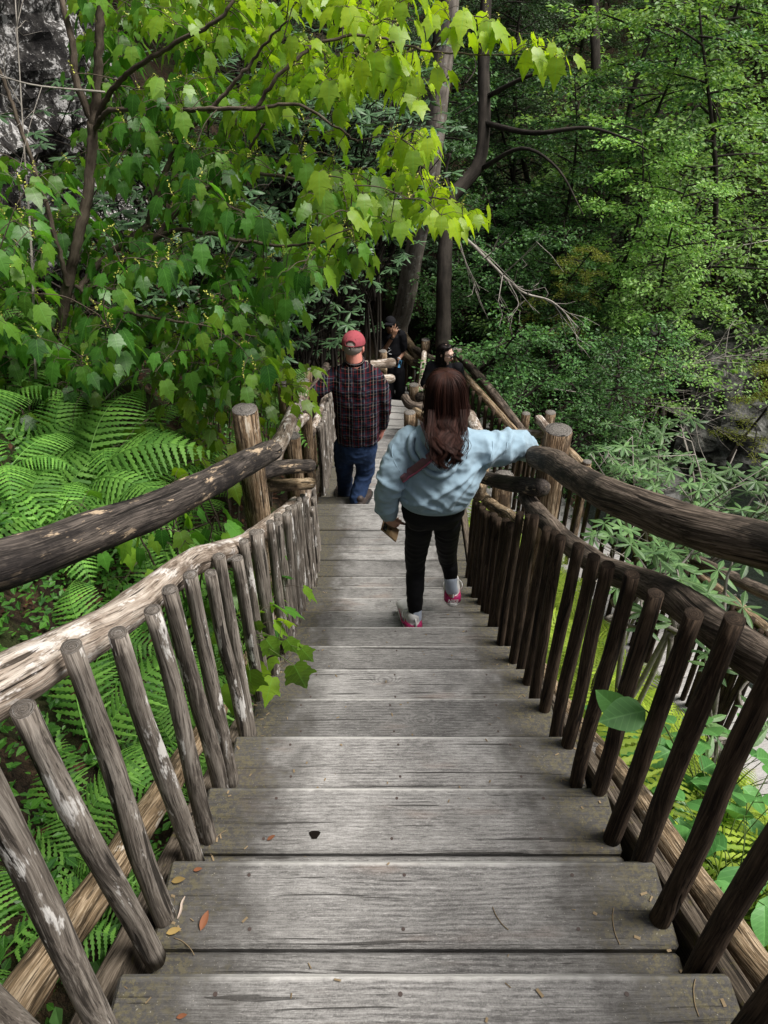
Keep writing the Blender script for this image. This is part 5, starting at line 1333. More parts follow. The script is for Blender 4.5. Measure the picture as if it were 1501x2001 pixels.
lg.loft([(atd(850, 950, 2.83), (.13, 0, 0), (0, .10, 0)), (atd(849, 975, 2.83), (.152, 0, 0), (0, .11, 0)), (atd(846, 998, 2.83), (.150, 0, 0), (0, .11, 0)), (atd(844, 1016, 2.85), (.12, 0, 0), (0, .09, 0))], 26, 2.2)
lg.ell(atd(820, 1000, 2.82), (.083, .09, .095)); lg.ell(atd(870, 998, 2.83), (.08, .09, .095))
limb(lg, LL[:4] + [atd(811, 1206, 2.87)], [.070, .058, .050, .046, .033]); limb(lg, [RL[0], RL[1], RL[2], atd(880, 1112, 3.06), atd(881, 1133, 3.05)], [.068, .056, .049, .042, .034])
cloth('leggings', lg, M['leggings'], w1, .007, 5, lambda p: .003 * ridged(Vector((p.x * .5, p.y, p.z * 1.5)), 14, 4))
for P_, hl, fw, up, rr_ in ((LL, atd(812, 1240, 2.81), Vv(-.3, 1, 0), Vv(0, 0, 1), .033), (RL, atd(884, 1184, 3.03), Vv(.04, 1, -.05), Vv(0, .05, 1), .034)):
    top = P_[-1] + (P_[-2] - P_[-1]).normalized() * .14; sk = MB(); limb(sk, [top, (top + P_[-1]) / 2, hl + Vector(fw).normalized() * .055 + Vv(0, 0, .065)], [rr_ + .003, rr_, rr_ + .002], 24); 
    V_, F_, G_ = sk.arrays(); so_ = mk('sock', V_, F_, M['sock'], w1, G_)
    o_, f_, u_, s_, h_ = shoe(w1, hl, fw, up, L=.235, w=.045)
    tb = MB(); tb.tube([h_ + u_ * .068 - f_ * .004, h_ + u_ * .10 + f_ * .002, h_ + u_ * .104 + f_ * .012], .006, 8, round_cap=True); tb.build('heel_tab', M['shoe_white'], o_)
    lc = MB()
    for q in (1, -1): lc.tube([h_ + f_ * .10 + u_ * .10, h_ + f_ * .09 + s_ * q * .04 + u_ * .115, h_ + f_ * .07 + s_ * q * .055 + u_ * .09, h_ + f_ * .08 + s_ * q * .05 + u_ * .06], .0028, 6, spans=4)
    lc.tube([h_ + f_ * .08 + u_ * .1 - s_ * .03, h_ + f_ * .12 + u_ * .1 + s_ * .03], .004, 6); lc.build('lace', M['shoe_white'], o_)
    if P_ is RL:
        cu = bpy.data.curves.new('lettering', 'FONT'); cu.body = 'NIKE'; cu.size = .026; cu.extrude = .0012; cu.align_x = 'CENTER'; cu.shear = .25; cu.offset = .0006
        to = bpy.data.objects.new('t', cu); C.objects.link(to); dg = bpy.context.evaluated_depsgraph_get(); dg.update()
        me = bpy.data.meshes.new_from_object(to.evaluated_get(dg)); bpy.data.objects.remove(to)
        A = np.array([v.co[:] for v in me.vertices]); xh = f_.cross(u_)
        W_ = np.array(h_ - f_ * .0100 + u_ * .036)[None] + np.outer(A[:, 0], np.array(xh)) + np.outer(A[:, 1], np.array(u_)) + np.outer(A[:, 2], -np.array(f_))
        by = {}
        for p_ in me.polygons: by.setdefault(len(p_.vertices), []).append(tuple(p_.vertices))
        mk('lettering', W_, [np.array(v) for v in by.values()], M['shoe_white'], o_, None, False)
    else:
        sw = MB(); sw.tube([h_ + f_ * .05 + u_ * .05 - s_ * .047, h_ + f_ * .09 + u_ * .032 - s_ * .048, h_ + f_ * .16 + u_ * .06 - s_ * .045], [.009, .011, .002], 8, spans=4, flat=.4); sw.build('side_mark', M['shoe_pink'], o_)

def hair(parent, secs, n, mat, wav=.008, tail=.3, r0=.0016, seed=1, end=(.8, 1.0), parting=None, K=26, name='hair', wfreq=3.0, core=0, amp=.16, nlock=16, clump=.0):
    """secs: (center, rx, ry) from the crown down; strands run over that surface"""
    rg_ = np.random.default_rng(seed); C_ = catmull(np.array([list(c) + [rx, ry] for c, rx, ry in secs]), 6); nC = len(C_) - 1
    mb = MB(); base = [(C_[i][:3], (C_[i][3] * .93 * (1 - core * max(0, i / len(C_) - .45)), 0, 0), (0, C_[i][4] * .93 * (1 - core * max(0, i / len(C_) - .45)), 0)) for i in range(len(C_))]
    if core: base = base[:int(len(base) * .80)]; mb.loft(base, 40)
    for i in range(n):
        a = rg_.uniform(0, 2 * PI); en = rg_.uniform(*end); lay = rg_.uniform(.93, 1.06) if i % 26 else rg_.uniform(1.08, 1.2); ph = rg_.uniform(0, 6.28); da = rg_.normal(0, .12)
        lock = int(a * nlock / 6.2832); aL = (lock + .5) * 6.2832 / nlock; lr = np.random.default_rng(lock * 7 + seed); lph = lr.uniform(0, 6.28); en = min(1, en * lr.uniform(.84, 1.0)); lo = lr.uniform(-.16, .14); lf_ = wfreq * lr.uniform(.8, 1.25); lw = lr.uniform(.6, 1.3)
        P = []
        for k in range(K):
            t = en * k / (K - 1); f = t * nC; j = min(nC - 1, int(f)); c = C_[j] + (C_[j + 1] - C_[j]) * (f - j)
            w = max(0, t - tail) / (1 - tail); w2 = min(1, w * 1.8)
            aa = a + da * t; aa = aL + (aa - aL) * (1 - clump * w2) + w2 * lw * amp * math.sin(lf_ * 6.28 * t + lph)
            rr = 1 + (lay - 1) * (1 + w2) + w2 * lo + w2 * lw * amp * .6 * math.cos(lf_ * 6.28 * t + lph)
            wv_ = 1 + .35 * w2 * (t > .8)
            p = np.array([c[0] + math.cos(aa) * c[3] * rr * wv_, c[1] + math.sin(aa) * c[4] * rr, c[2]]) + np.array([w * wav * math.sin(20 * t + ph), w * wav * math.cos(17 * t + ph), 0])
            P.append(p)
        mb.tube(P, np.linspace(r0, r0 * .5, K), 3, cap=False)
    return mb.build(name, mat, parent)
S = lambda px, py, d, rx, ry: (atd(px, py, d), rx * (.88 if py < 830 else .80), ry * .93)
hair(w1, [S(872, 727, 2.88, .006, .006), S(872, 729.5, 2.88, .045, .05), S(872, 736, 2.88, .068, .078), S(872, 750, 2.88, .085, .098), S(872, 772, 2.88, .093, .106), S(872, 797, 2.86, .098, .098), S(870, 818, 2.80, .094, .078), S(870, 838, 2.73, .082, .056), S(871, 858, 2.665, .068, .044), S(872, 878, 2.62, .056, .036), S(874, 897, 2.60, .048, .030), S(876, 912, 2.595, .040, .022), S(877, 922, 2.595, .030, .016)],
     3400, M['hair_brown'], .006, .36, .0013, 2, (.74, 1.0), K=36, core=1.6, amp=.34, wfreq=4.4, nlock=22, clump=.68)
# loose strands over the shoulder
ls = MB(); rg_ = np.random.default_rng(8)
for i in range(46):
    x0 = rg_.uniform(836, 850) if i < 30 else rg_.uniform(898, 912); sgn = -1 if i < 26 else 1
    P = [atd(x0, 800, 2.79), atd(x0 + sgn * 2, 828, 2.73), atd(x0 + sgn * rg_.uniform(-4, 10), 852, 2.67), atd(x0 + sgn * rg_.uniform(-8, 12), 872, 2.645), atd(x0 + sgn * rg_.uniform(-18, 4), rg_.uniform(885, 905), 2.63)]
    ls.tube(P, .0011, 3, cap=False, spans=5)
ls.build('loose_hair', M['hair_brown'], w1)
ph = MB(); pa, pb = atd(742, 1018, 2.92), atd(782, 1052, 2.98); ax_ = (pb - pa).normalized(); c_ = (pa + pb) / 2
nm_ = Vector((.45, -.55, .75)); nm_ = (nm_ - ax_ * nm_.dot(ax_)).normalized(); sd_ = ax_.cross(nm_)
Rp = Matrix((ax_, sd_, nm_)).transposed()
pho = thing('phone', 'phone in a tan case held low by the person in the blue hoodie', 'phone', tuple(c_))
ph.box(c_, (.142, .07, .010), Rp, 'x', .003); ph.build('case', M['phone_case'], pho)
ph = MB(); ph.box(c_ - nm_ * .0056, (.134, .063, .002), Rp, 'x', .0006); ph.build('screen', M['black_plastic'], pho)
ph = MB(); ph.box(c_ + nm_ * .006 - ax_ * .05 + sd_ * .012, (.028, .028, .003), Rp, 'x', .001); ph.build('camera_bump', M['black_plastic'], pho)

# ---------------------------------------------------------------- 2: man in plaid
m1 = thing('person', 'person in dark plaid shirt, jeans and faded red cap walking down the steps', 'person', tuple(atd(690, 985, 5.4)))
hc = atd(691, 678, 5.48); b = MB(); head(b, hc, Matrix.Rotation(R(-12), 3, 'Z') @ Matrix.Rotation(R(-16), 3, 'X'), 1.03)
c7 = atd(693, 712, 5.44)
limb(b, [c7 + Vv(0, 0, -.05), c7, hc + Vv(0, -.02, -.03)], [.075, .068, .066])
shL, shR = atd(655, 735, 5.44), atd(733, 737, 5.44); elL, wrL = atd(617, 770, 5.35), atd(600, 800, 5.45); elR, wrR = atd(750, 790, 5.42), atd(748, 838, 5.5)
b.loft([(c7 + Vv(0, 0, -.02), (.08, 0, 0), (0, .06, 0)), (c7 + Vv(0, .01, -.12), (.18, 0, 0), (0, .1, 0)), (c7 + Vv(0, .02, -.35), (.16, 0, 0), (0, .11, 0)), (c7 + Vv(0, 0, -.7), (.16, 0, 0), (0, .11, 0)), (c7 + Vv(0, 0, -.85), (.13, 0, 0), (0, .1, 0))])
limb(b, [shL, elL, wrL], [.04, .034, .028]); limb(b, [shR, elR, wrR], [.04, .034, .028])
hand(b, wrL, Vv(-.25, 1, -.3), Vv(-.1, -.2, -1), side=1, s=1.05, curl=(.5, .55, .6, .6)); hand(b, wrR, Vv(-.15, .15, -1), Vv(-1, .3, 0), side=-1, s=1.05, curl=(.4, .45, .5, .55))
mL = [atd(674, 872, 5.45), atd(673, 918, 5.52), atd(673, 962, 5.60)]; mR = [atd(714, 872, 5.42), atd(714, 922, 5.42), atd(700, 977, 5.30)]
limb(b, mL, [.08, .055, .04]); limb(b, mR, [.08, .055, .04])
skin('body', b, M['skin_red'], m1, .0065)
hb = MB(); hb.ell(hc + Vv(0, -.014, .022), (.0805, .1, .09)); V_, F_, G_ = hb.arrays()
cp = MB(); Rc = Matrix.Rotation(R(-12), 3, 'Z') @ Matrix.Rotation(R(-10), 3, 'X')
# cap: dome with the arched opening at the back
K1, K2 = 20, 60; Vc = []; Fc = []
for i in range(K1 + 1):
    th = (PI * .53) * i / K1
    for j in range(K2):
        a_ = 2 * PI * j / K2
        Vc.append(hc + Rc @ Vv(math.sin(th) * math.cos(a_) * .093, math.sin(th) * math.sin(a_) * .113 - .006, .030 + math.cos(th) * .101 + .006 * math.sin(th) ** 8))
for i in range(K1):
    for j in range(K2):
        a_ = 2 * PI * (j + .5) / K2; th = (PI * .53) * (i + .5) / K1
        db = abs((a_ - 1.5 * PI)); zz_ = math.cos(th)
        if (db / .44) ** 2 + ((zz_ + .02) / .42) ** 2 < 1 and zz_ > .02: continue
        q = [i * K2 + j, (i + 1) * K2 + j, (i + 1) * K2 + (j + 1) % K2, i * K2 + (j + 1) % K2]; Fc.append(q)
cap_o = mk('cap', np.array([list(v) for v in Vc]), np.array(Fc), M['cap'], m1)
md = cap_o.modifiers.new('s', 'SOLIDIFY'); md.thickness = .003
k_ = MB(); k_.ell(hc + Rc @ Vv(0, 0, .132), (.006, .006, .004)); k_.build('button', M['cap'], cap_o)
k_ = MB(); k_.loft([(hc + Rc @ Vv(0, .09, .02), Rc @ Vv(.07, 0, 0), Rc @ Vv(0, 0, .008)), (hc + Rc @ Vv(0, .14, .008), Rc @ Vv(.068, 0, 0), Rc @ Vv(0, 0, .005)), (hc + Rc @ Vv(0, .175, -.005), Rc @ Vv(.045, 0, 0), Rc @ Vv(0, 0, .003))]); k_.build('brim', M['cap'], cap_o)
k_ = MB(); k_.box(hc + Rc @ Vv(.0, -.122, .018), (.016, .005, .018), Rc, 'x', .001); k_.build('buckle', M['black_plastic'], cap_o)
k_ = MB()
for q in np.linspace(-.035, .035, 7): k_.tube([hc + Rc @ Vv(q - .003, -.088, .098 - abs(q) * .25), hc + Rc @ Vv(q + .003, -.094, .088 - abs(q) * .25)], .0022, 5)
k_.build('stitched_lettering', M['shoe_brown'], cap_o)
hb = MB(); hb.ell(hc + Rc @ Vv(0, -.016, .02), (.081, .103, .088), Rc); hb.build('hair', M['grey_hair'], m1)
t = MB(); sc_ = lambda px, py, d, rx, ry: (atd(px, py, d), (rx, 0, 0), (0, ry, 0))
t.loft([sc_(693, 711, 5.45, .088, .08), sc_(693, 718, 5.45, .15, .10), sc_(694, 728, 5.45, .19, .115), sc_(695, 748, 5.44, .205, .135), sc_(698, 785, 5.43, .20, .15), sc_(699, 820, 5.43, .19, .155), sc_(699, 845, 5.43, .182, .15), sc_(699, 858, 5.43, .176, .14)], 36, 2.3)
limb(t, [atd(672, 738, 5.44), shL, (shL + elL) / 2, elL, atd(602, 796, 5.43)], [.075, .072, .066, .058, .046]); limb(t, [atd(722, 738, 5.44), shR + Vv(.0, 0, 0), atd(746, 765, 5.42), elR, atd(749, 828, 5.47)], [.075, .072, .066, .060, .05])
sho = cloth('plaid_shirt', t, M['plaid'], m1, .009, 5, lambda p: .009 * ridged(Vector((p.x * 1.6, p.y, p.z * .35)), 8, 5) + .006 * ridged(p, 16, 2) - .006)
k_ = MB(); q = [c7 + Vv(.072 * math.cos(a_), .068 * math.sin(a_) + .005, .03 + .012 * math.sin(a_)) for a_ in np.linspace(0, 2 * PI, 17)]; k_.tube(q, .019, 8, flat=.45); k_.build('collar', M['plaid'], sho)
t = MB(); t.loft([sc_(699, 850, 5.43, .17, .13), sc_(698, 880, 5.43, .172, .14), sc_(697, 893, 5.43, .15, .12)], 26)
limb(t, [mL[0], atd(673, 900, 5.49), mL[1], atd(674, 945, 5.56), atd(674, 962, 5.60)], [.098, .09, .078, .068, .066]); limb(t, [mR[0], atd(713, 900, 5.42), mR[1], atd(704, 950, 5.36), atd(698, 978, 5.29)], [.10, .092, .08, .072, .07])
cloth('jeans', t, M['jeans'], m1, .009, 4, lambda p: .006 * ridged(Vector((p.x, p.y, p.z * 2.0)), 9, 7) + .004 * ridged(p, 20, 3) - .004)
shoe(m1, Vv(atd(671, 968, 5.56).x, 5.53, -4.10 + .03), Vv(-.15, 1, -.05), (0, .06, 1), .29, .055, ('shoe_brown', None)); shoe(m1, Vv(atd(700, 985, 5.24).x, 5.22, -3.912), Vv(.35, 1, 0), (0, 0, 1), .29, .055, ('shoe_brown', None))

# ---------------------------------------------------------------- 3: man with camera
m2 = thing('person', 'person in black raising a camera to the face at the far end', 'person', tuple(atd(772, 790, 11.8)))
hc = atd(763, 634, 11.8); Rf = Matrix.Rotation(R(168), 3, 'Z'); b = MB(); head(b, hc, Rf, 1.05)
c7 = hc + Vv(0, .03, -.15); limb(b, [c7 + Vv(0, 0, -.05), hc + Vv(0, .01, -.04)], [.06, .058])
L_ = 1.63; foot = -6.47
shl, shr = c7 + Vv(-.19, 0, -.06), c7 + Vv(.19, 0, -.06)
el1 = shl + Vv(.02, -.12, -.28); wr1 = atd(769, 657, 11.55)          # raised arm, image left
el2 = shr + Vv(.03, .02, -.29); wr2 = atd(779, 703, 11.7)
b.loft([(c7 + Vv(0, 0, -.03), (.08, 0, 0), (0, .06, 0)), (c7 + Vv(0, 0, -.12), (.17, 0, 0), (0, .1, 0)), (c7 + Vv(0, 0, -.4), (.14, 0, 0), (0, .1, 0)), (c7 + Vv(.03, 0, -.65), (.15, 0, 0), (0, .1, 0))])
limb(b, [shl, el1, wr1], [.05, .043, .03]); limb(b, [shr, el2, wr2], [.05, .04, .03])
hand(b, wr1, Vv(.25, .0, 1), Vv(.2, 1, .1), side=1, s=1.15, curl=(.25, .3, .35, .4), spread=.35); hand(b, wr2, Vv(-.1, 0, -1), Vv(-1, 0, 0), side=1, s=1.05, curl=(.5,) * 4)
hip = Vv((c7.x + .06), 11.8, c7.z - .68); lg_ = [[hip + Vv(-.08, 0, 0), hip + Vv(-.07, -.03, -.38), Vv(hip.x - .05, 11.8, foot + .08)], [hip + Vv(.09, 0, 0), hip + Vv(.12, -.05, -.38), Vv(hip.x + .1, 11.75, foot + .08)]]
for q in lg_: limb(b, q, [.08, .055, .04])
skin('body', b, M['skin_tan'], m2, .008, 3)
t = MB(); t.loft([(c7 + Vv(0, 0, -.0), (.08, 0, 0), (0, .07, 0)), (c7 + Vv(0, 0, -.06), (.19, 0, 0), (0, .11, 0)), (c7 + Vv(0, 0, -.3), (.19, 0, 0), (0, .13, 0)), (c7 + Vv(.03, 0, -.68), (.19, 0, 0), (0, .13, 0))]); limb(t, [shl, shl + (el1 - shl) * .75], [.085, .08]); limb(t, [shr, shr + (el2 - shr) * .75], [.085, .08])
te = cloth('tee_shirt', t, M['black_tee'], m2, .012, 3, lambda p: .008 * ridged(p, 9, 1))
k_ = MB()
for (x_, z_, a_) in ((-.03, -.22, .5), (-.01, -.27, -.6), (-.05, -.3, .3), (.0, -.33, .2)): k_.box(c7 + Vv(x_, -.138, z_), (.05, .006, .014), Matrix.Rotation(a_, 3, 'Y'), 'x', .002)
k_.build('print', M['white_print'], te)
t = MB(); t.loft([(hip + Vv(0, 0, .1), (.165, 0, 0), (0, .12, 0)), (hip, (.17, 0, 0), (0, .13, 0)), (hip + Vv(0, 0, -.1), (.15, 0, 0), (0, .11, 0))])
for q in lg_: limb(t, q, [.105, .085, .075])
cloth('trousers', t, M['black_pants'], m2, .012, 3, lambda p: .006 * ridged(p, 9, 1))
for q in lg_: shoe(m2, Vv(q[2].x, q[2].y + .08, foot + .01), Vv(.35, -1, 0), (0, 0, 1), .28, .055, ('shoe_brown', None))
k_ = MB(); k_.ell(hc + Vv(0, .01, .045), (.094, .112, .092)); k_.loft([(hc + Rf @ Vv(0, .08, .055), Rf @ Vv(.07, 0, 0), Vv(0, 0, .012)), (hc + Rf @ Vv(0, .16, .05), Rf @ Vv(.06, 0, 0), Vv(0, 0, .006))]); k_.build('cap', M['black_tee'], m2)
def shades(root, hc, Rf, s):
    k_ = MB()
    for q in (1, -1): k_.ell(hc + Rf @ Vv(q * .033 * s, .100 * s, .012 * s), (.028 * s, .009 * s, .021 * s), Rf)
    k_.tube([hc + Rf @ Vv(-.075 * s, .03 * s, .016 * s), hc + Rf @ Vv(-.06 * s, .09 * s, .02 * s), hc + Rf @ Vv(0, .107 * s, .02 * s), hc + Rf @ Vv(.06 * s, .09 * s, .02 * s), hc + Rf @ Vv(.075 * s, .03 * s, .016 * s)], .004 * s, 6, spans=3)
    k_.build('sunglasses', M['black_plastic'], root)
shades(m2, hc, Rf, 1.05)
k_ = MB(); a_ = (el1 - wr1).normalized(); k_.tube([wr1 + a_ * .03, wr1 + a_ * .06], .036, 12); k_.build('wristwatch', M['black_plastic'], m2)
k_ = MB(); a_ = (el2 - wr2).normalized(); k_.tube([wr2 + a_ * .01, wr2 + a_ * .025], .035, 12); k_.build('wristband', M['white_print'], m2)
k_ = MB(); k_.box(wr2 + Vv(.02, -.06, -.05), (.05, .02, .14), Matrix.Rotation(.2, 3, 'Y'), 'z', .006); k_.build('blue_cloth', M['blue_cloth'], m2)
cc = hc + Vv(.10, -.13, -.05)
ca = thing('camera', 'small black camera held up beside the face of the farthest person', 'camera', tuple(cc))
k_ = MB(); k_.box(cc, (.13, .06, .085), Matrix.Rotation(-.2, 3, 'Z'), 'x', .01); k_.box(cc + Vv(0, 0, .05), (.05, .05, .03), None, 'x', .006); k_.build('camera_body', M['black_plastic'], ca)
k_ = MB(); k_.tube([cc + Vv(0, -.02, 0), cc + Vv(-.02, -.11, 0)], [.034, .036], 20); k_.build('lens', M['black_plastic'], ca)

# ---------------------------------------------------------------- 4: woman behind the rail
w2 = thing('person', 'person with straight black hair and sunglasses in a black tee looking aside', 'person', tuple(atd(872, 905, 8.9)))
hc = atd(871, 690, 8.9); Rf = Matrix.Rotation(R(-128), 3, 'Z') @ Matrix.Rotation(R(-14), 3, 'X'); b = MB(); head(b, hc, Rf, 1.0)
c7 = hc + Vv(0, .02, -.15); limb(b, [c7 + Vv(0, 0, -.05), hc + Vv(0, 0, -.04)], [.05, .048])
shl, shr = c7 + Vv(-.165, .02, -.06), c7 + Vv(.165, -.02, -.06); el1 = shl + Vv(-.09, -.05, -.25); wr1 = atd(838, 752, 8.7); el2 = shr + Vv(.05, .02, -.26); wr2 = el2 + Vv(-.05, -.2, -.05)
b.loft([(c7 + Vv(0, 0, -.03), (.07, 0, 0), (0, .05, 0)), (c7 + Vv(0, 0, -.12), (.15, 0, 0), (0, .09, 0)), (c7 + Vv(0, 0, -.4), (.12, 0, 0), (0, .09, 0)), (c7 + Vv(0, 0, -.62), (.14, 0, 0), (0, .1, 0))])
limb(b, [shl, el1, wr1], [.042, .036, .025]); limb(b, [shr, el2, wr2], [.042, .036, .025]); hand(b, wr1, Vv(-.1, -.1, -1), Vv(1, 0, 0), side=1, s=.95); hand(b, wr2, Vv(-.3, -1, 0), Vv(0, 0, -1), side=1, s=.95)
hip = c7 + Vv(0, 0, -.6); ft = -5.64; lg_ = [[hip + Vv(q * .08, 0, 0), hip + Vv(q * .08, -.03, -.38), Vv(hip.x + q * .09, hip.y, ft + .08)] for q in (-1, 1)]
for q in lg_: limb(b, q, [.075, .05, .035])
skin('body', b, M['skin_fair'], w2, .007, 3)
t = MB(); t.loft([(c7 + Vv(0, 0, -.005), (.07, 0, 0), (0, .06, 0)), (c7 + Vv(0, 0, -.06), (.17, 0, 0), (0, .1, 0)), (c7 + Vv(0, 0, -.3), (.18, 0, 0), (0, .12, 0)), (c7 + Vv(0, 0, -.62), (.18, 0, 0), (0, .12, 0))]); limb(t, [shl, shl + (el1 - shl) * .85], [.08, .075]); limb(t, [shr, shr + (el2 - shr) * .85], [.08, .075])
te = cloth('tee_shirt', t, M['black_tee'], w2, .011, 3, lambda p: .006 * ridged(p, 9, 1))
k_ = MB(); pc = c7 + Vv(.05, -.128, -.12); Rr = Matrix.Rotation(R(12), 3, 'Y')
for (x_, z_, l_, v_) in ((0, .06, .14, 0), (-.065, 0, .12, 1), (.065, 0, .12, 1), (0, -.055, .08, 0), (.0, .03, .08, 0), (.035, -.0, .06, 1), (-.01, 0, .05, 0)): k_.box(pc + Rr @ Vv(x_, 0, z_), (l_ if not v_ else .012, .006, .012 if not v_ else l_), Rr, 'x', .001)
k_.build('square_print', M['white_print'], te)
t = MB(); t.loft([(hip + Vv(0, 0, .1), (.15, 0, 0), (0, .11, 0)), (hip, (.16, 0, 0), (0, .12, 0)), (hip + Vv(0, 0, -.1), (.14, 0, 0), (0, .1, 0))])
for q in lg_: limb(t, q, [.09, .065, .055])
cloth('trousers', t, M['black_pants'], w2, .012, 3)
for q in lg_: shoe(w2, Vv(q[2].x, q[2].y + .06, ft + .005), Vv(.3, -1, 0), (0, 0, 1), .25, .05, ('shoe_brown', None))
hp_ = lambda dx, dy, dz, rx, ry: (hc + Vv(dx, dy, dz), rx, ry)
hb = Rf @ Vv(0, -1, 0)
hair(w2, [hp_(0, 0, .118, .01, .01), (hc + hb * .005 + Vv(0, 0, .108), .06, .06), (hc + hb * .012 + Vv(0, 0, .08), .082, .082), (hc + hb * .03 + Vv(0, 0, .03), .092, .09), (hc + hb * .04 + Vv(0, 0, -.04), .088, .085), (hc + hb * .045 + Vv(0, 0, -.12), .085, .075), (hc + hb * .05 + Vv(0, 0, -.24), .08, .07), (hc + hb * .05 + Vv(0, 0, -.38), .06, .05), (hc + hb * .05 + Vv(0, 0, -.46), .03, .03)], 420, M['hair_black'], .003, .6, .003, 5, (.85, 1.0), K=16)
shades(w2, hc + Rf @ Vv(0, .012, 0), Rf, 1.0)
k_ = MB(); k_.ell(hc + Rf @ Vv(0, .098, -.060), (.02, .006, .008), Rf); k_.build('lips', M['lips'], w2)
# ================================================================ small things lying on the treads
def on_tread(px, py, up=.001):
    r_ = (py - 1000.5) / FPX
    for n in range(-2, 12):
        d, h = nose(n); dd = h * (CT - r_ * ST) / (ST + r_ * CT)
        if d - run < dd <= d: p = atd(px, py, dd); return Vector((p.x, p.y, -h + up))
M['dry_orange'] = leafmat('dry_orange_leaf', (.13, .05, .025), (.22, .09, .045), trans=.1, vein=False, rough=.7, spec=.2)
M['dry_yellow'] = leafmat('dry_yellow_leaf', (.22, .15, .05), (.32, .23, .09), trans=.1, vein=False, rough=.7, spec=.2)
M['bark_chip'] = plain('pale_bark_chip', (.42, .34, .28), .9, .1, .4, 90, .004)
M['needle'] = plain('dry_needle', (.20, .15, .09), .8, .1, .3, 90)
M['hole'] = plain('rotten_knot', (.008, .006, .005), .95, .05, .3)
def dryleaf(px, py, sz, ang, mat, label, tpl=None):
    p = on_tread(px, py, .003); c = Cloud(); c.add(p, (math.cos(ang), math.sin(ang), .12), (.1, -.2, 1), sz)
    tag(c.build('dry_leaf', tpl or leaf_tpl_oval(.2, 5, .6, -.15, .45), M[mat], None, True), label, 'leaf')
dryleaf(392, 1820, .04, 1.3, 'dry_orange', 'narrow curled orange leaf on the second tread near the left pickets')
dryleaf(335, 1724, .034, .1, 'dry_yellow', 'small yellow leaf at the left end of the second tread, near its far edge')
dryleaf(325, 1825, .034, .2, 'dry_yellow', 'crumpled yellow leaf beside the foot of a left picket on the second tread')
dryleaf(378, 1702, .022, .1, 'dry_orange', 'tiny orange leaf scrap at the far edge of the second tread')
dryleaf(522, 1643, .024, .5, 'dry_orange', 'small brown leaf scrap left of the knot hole on the third tread')
dryleaf(345, 1990, .02, .2, 'dry_orange', 'small brown leaf scrap on the nearest tread')
def chip(px, py, L_, ang, label, w_=.007, base=None):
    p = base or on_tread(px, py, .004); d = Vector((math.cos(ang), math.sin(ang), .15)); mb = MB()
    mb.tube([p - d * L_ / 2, p - d * L_ * .2 + Vector((.002, .003, .002)), p + d * L_ * .2 - Vector((.002, 0, 0)), p + d * L_ / 2], [w_ * .5, w_, w_ * .8, w_ * .3], 7, spans=4, flat=.35, rough=.2)
    tag(mb.build('bark_chip', M['bark_chip'], None), label, 'bark chip')
chip(355, 1775, .045, 1.4, 'pale flake of bark on the second tread right of the left pickets')
chip(375, 1607, .07, -.9, 'long splinter of pale bark at the foot of a left picket by the third tread', .006)
def needle(px, py, L_, ang, label):
    p = on_tread(px, py, .002); mb = MB(); q = Vector((-math.sin(ang), math.cos(ang), 0)); d = Vector((math.cos(ang), math.sin(ang), 0))
    mb.tube([p - d * L_ / 2, p - d * L_ * .2 + q * L_ * .08, p + d * L_ * .2 + q * L_ * .08, p + d * L_ / 2], .0009, 4, spans=4)
    tag(mb.build('pine_needle', M['needle'], None), label, 'needle')
needle(1205, 1810, .075, 1.5, 'long curved pine needle on the second tread toward the right pickets')
needle(978, 1795, .055, 2.1, 'thin pine needle just under the knot on the second tread')
needle(1362, 1950, .06, 1.35, 'pine needle near the right end of the nearest tread')
needle(425, 1640, .06, .9, 'pine needle at the left end of the third tread')
needle(360, 1850, .06, -.6, 'pine needle across the board gap at the left of the second tread')
r3 = np.random.default_rng(44); V_, F_ = [], []; mb = MB()
for k in range(420):
    n = int(r3.integers(-1, 12)); d, h = nose(n); e = r3.random() < .6
    x = (r3.choice([XL + .03, XR - .03]) + r3.normal(0, .035)) if e else r3.uniform(XL, XR); x = min(max(x, XL + .005), XR - .005)
    y = d - r3.uniform(.01, .28); a = r3.uniform(0, 6.28); l = r3.uniform(.002, .008); q = np.array([math.cos(a), math.sin(a), 0]) * l; w = np.array([-math.sin(a), math.cos(a), 0]) * r3.uniform(.0006, .003)
    z = -h + (.002 if y > d - .186 else -.001); c = np.array([x, y, z])
    mb.add([c - q - w, c + q - w, c + q + w + [0, 0, .0015], c - q + w + [0, 0, .0015]], [(0, 1, 2, 3)])
V, F, G = mb.arrays()
tag(mk('debris', V, F, M['needle'], None, G, False), kind='stuff', label='scattered needles and bud scales on the treads', cat='debris')
p = on_tread(615, 1632, .0022); par = None
for o in flight1.children:
    if o.name.startswith('tread') and abs(o.data.vertices[0].co.z + flight1.location.z - p.z) < .06: par = o
mb = MB(); q = [(p.x + (.013 + .004 * math.sin(a * 3)) * math.cos(a), p.y + (.014 + .003 * math.cos(a * 2)) * math.sin(a), p.z) for a in np.linspace(0, 2 * PI, 15)[:-1]]
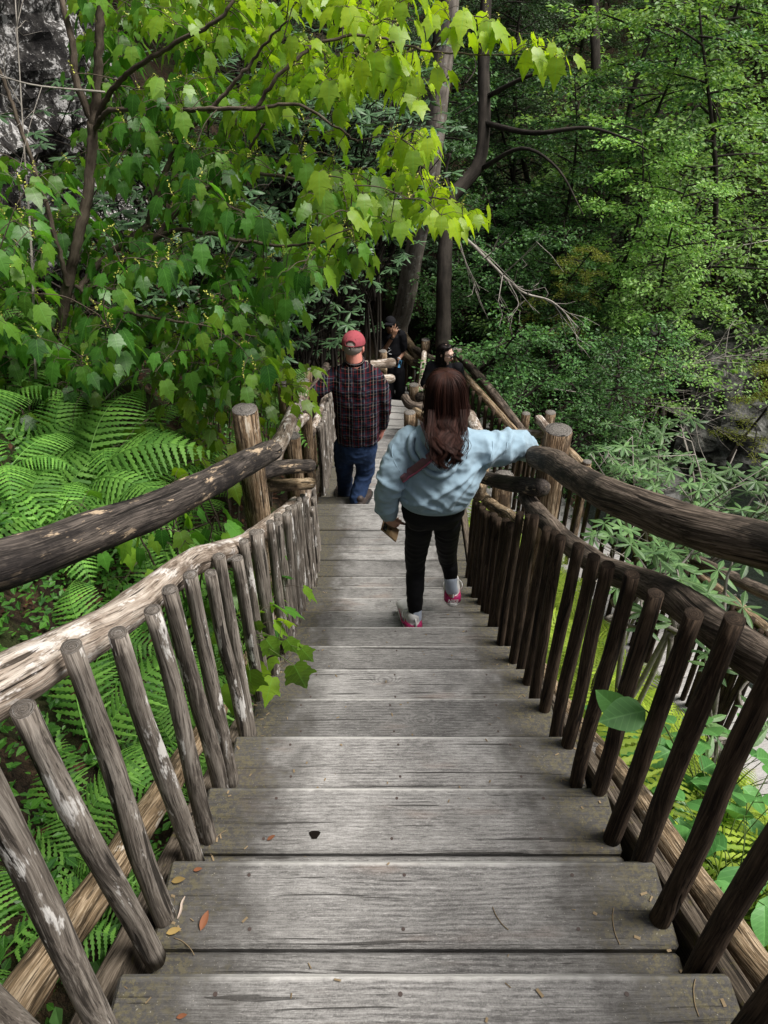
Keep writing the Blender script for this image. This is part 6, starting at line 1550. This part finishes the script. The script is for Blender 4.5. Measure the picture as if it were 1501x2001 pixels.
mb.add(q, [tuple(range(14))]); mk('knot_hole', *[mb.arrays()[0], mb.arrays()[1]], M['hole'], flight1)
EXPO = 0.7
# ================================================================ camera, light
cam = bpy.data.cameras.new('camera'); co = bpy.data.objects.new('camera', cam); C.objects.link(co)
co.rotation_euler = (PI / 2 - TH, 0, 0); cam.sensor_fit = 'VERTICAL'; cam.sensor_height = 36; cam.sensor_width = 27
cam.lens = FPX / 2001 * 36; cam.clip_end = 400; cam.clip_start = .05
bpy.context.scene.camera = co
EL, AZ = R(61), R(96)          # sun: azimuth from +Y toward +X
w = bpy.data.worlds.new('World'); bpy.context.scene.world = w; w.use_nodes = True
nt = w.node_tree; nt.nodes.clear()
sky = nt.nodes.new('ShaderNodeTexSky'); sky.sky_type = 'NISHITA'; sky.sun_disc = False; sky.sun_elevation = EL; sky.sun_rotation = AZ; sky.dust_density = 4; sky.air_density = .7
hs = nt.nodes.new('ShaderNodeHueSaturation'); hs.inputs['Saturation'].default_value = .45
bg = nt.nodes.new('ShaderNodeBackground'); bg.inputs[1].default_value = .09
ou = nt.nodes.new('ShaderNodeOutputWorld')
nt.links.new(sky.outputs[0], hs.inputs['Color']); nt.links.new(hs.outputs[0], bg.inputs[0]); nt.links.new(bg.outputs[0], ou.inputs[0])
sun = bpy.data.lights.new('sun', 'SUN'); sun.energy = 3.4; sun.angle = R(25); sun.color = (1, .96, .9)
so = bpy.data.objects.new('sun', sun); C.objects.link(so)
dr = Vector((math.sin(AZ) * math.cos(EL), math.cos(AZ) * math.cos(EL), math.sin(EL)))
so.rotation_euler = dr.to_track_quat('Z', 'Y').to_euler()
sc = bpy.context.scene
sc.view_settings.view_transform = 'Standard'; sc.view_settings.look = 'None'; sc.view_settings.gamma = 1; sc.view_settings.exposure = EXPO
sc.cycles.max_bounces = 8; sc.cycles.diffuse_bounces = 3; sc.cycles.transmission_bounces = 4; sc.cycles.transparent_max_bounces = 6; sc.cycles.glossy_bounces = 2
sc.cycles.use_denoising = True
sc.cycles.sample_clamp_indirect = 5
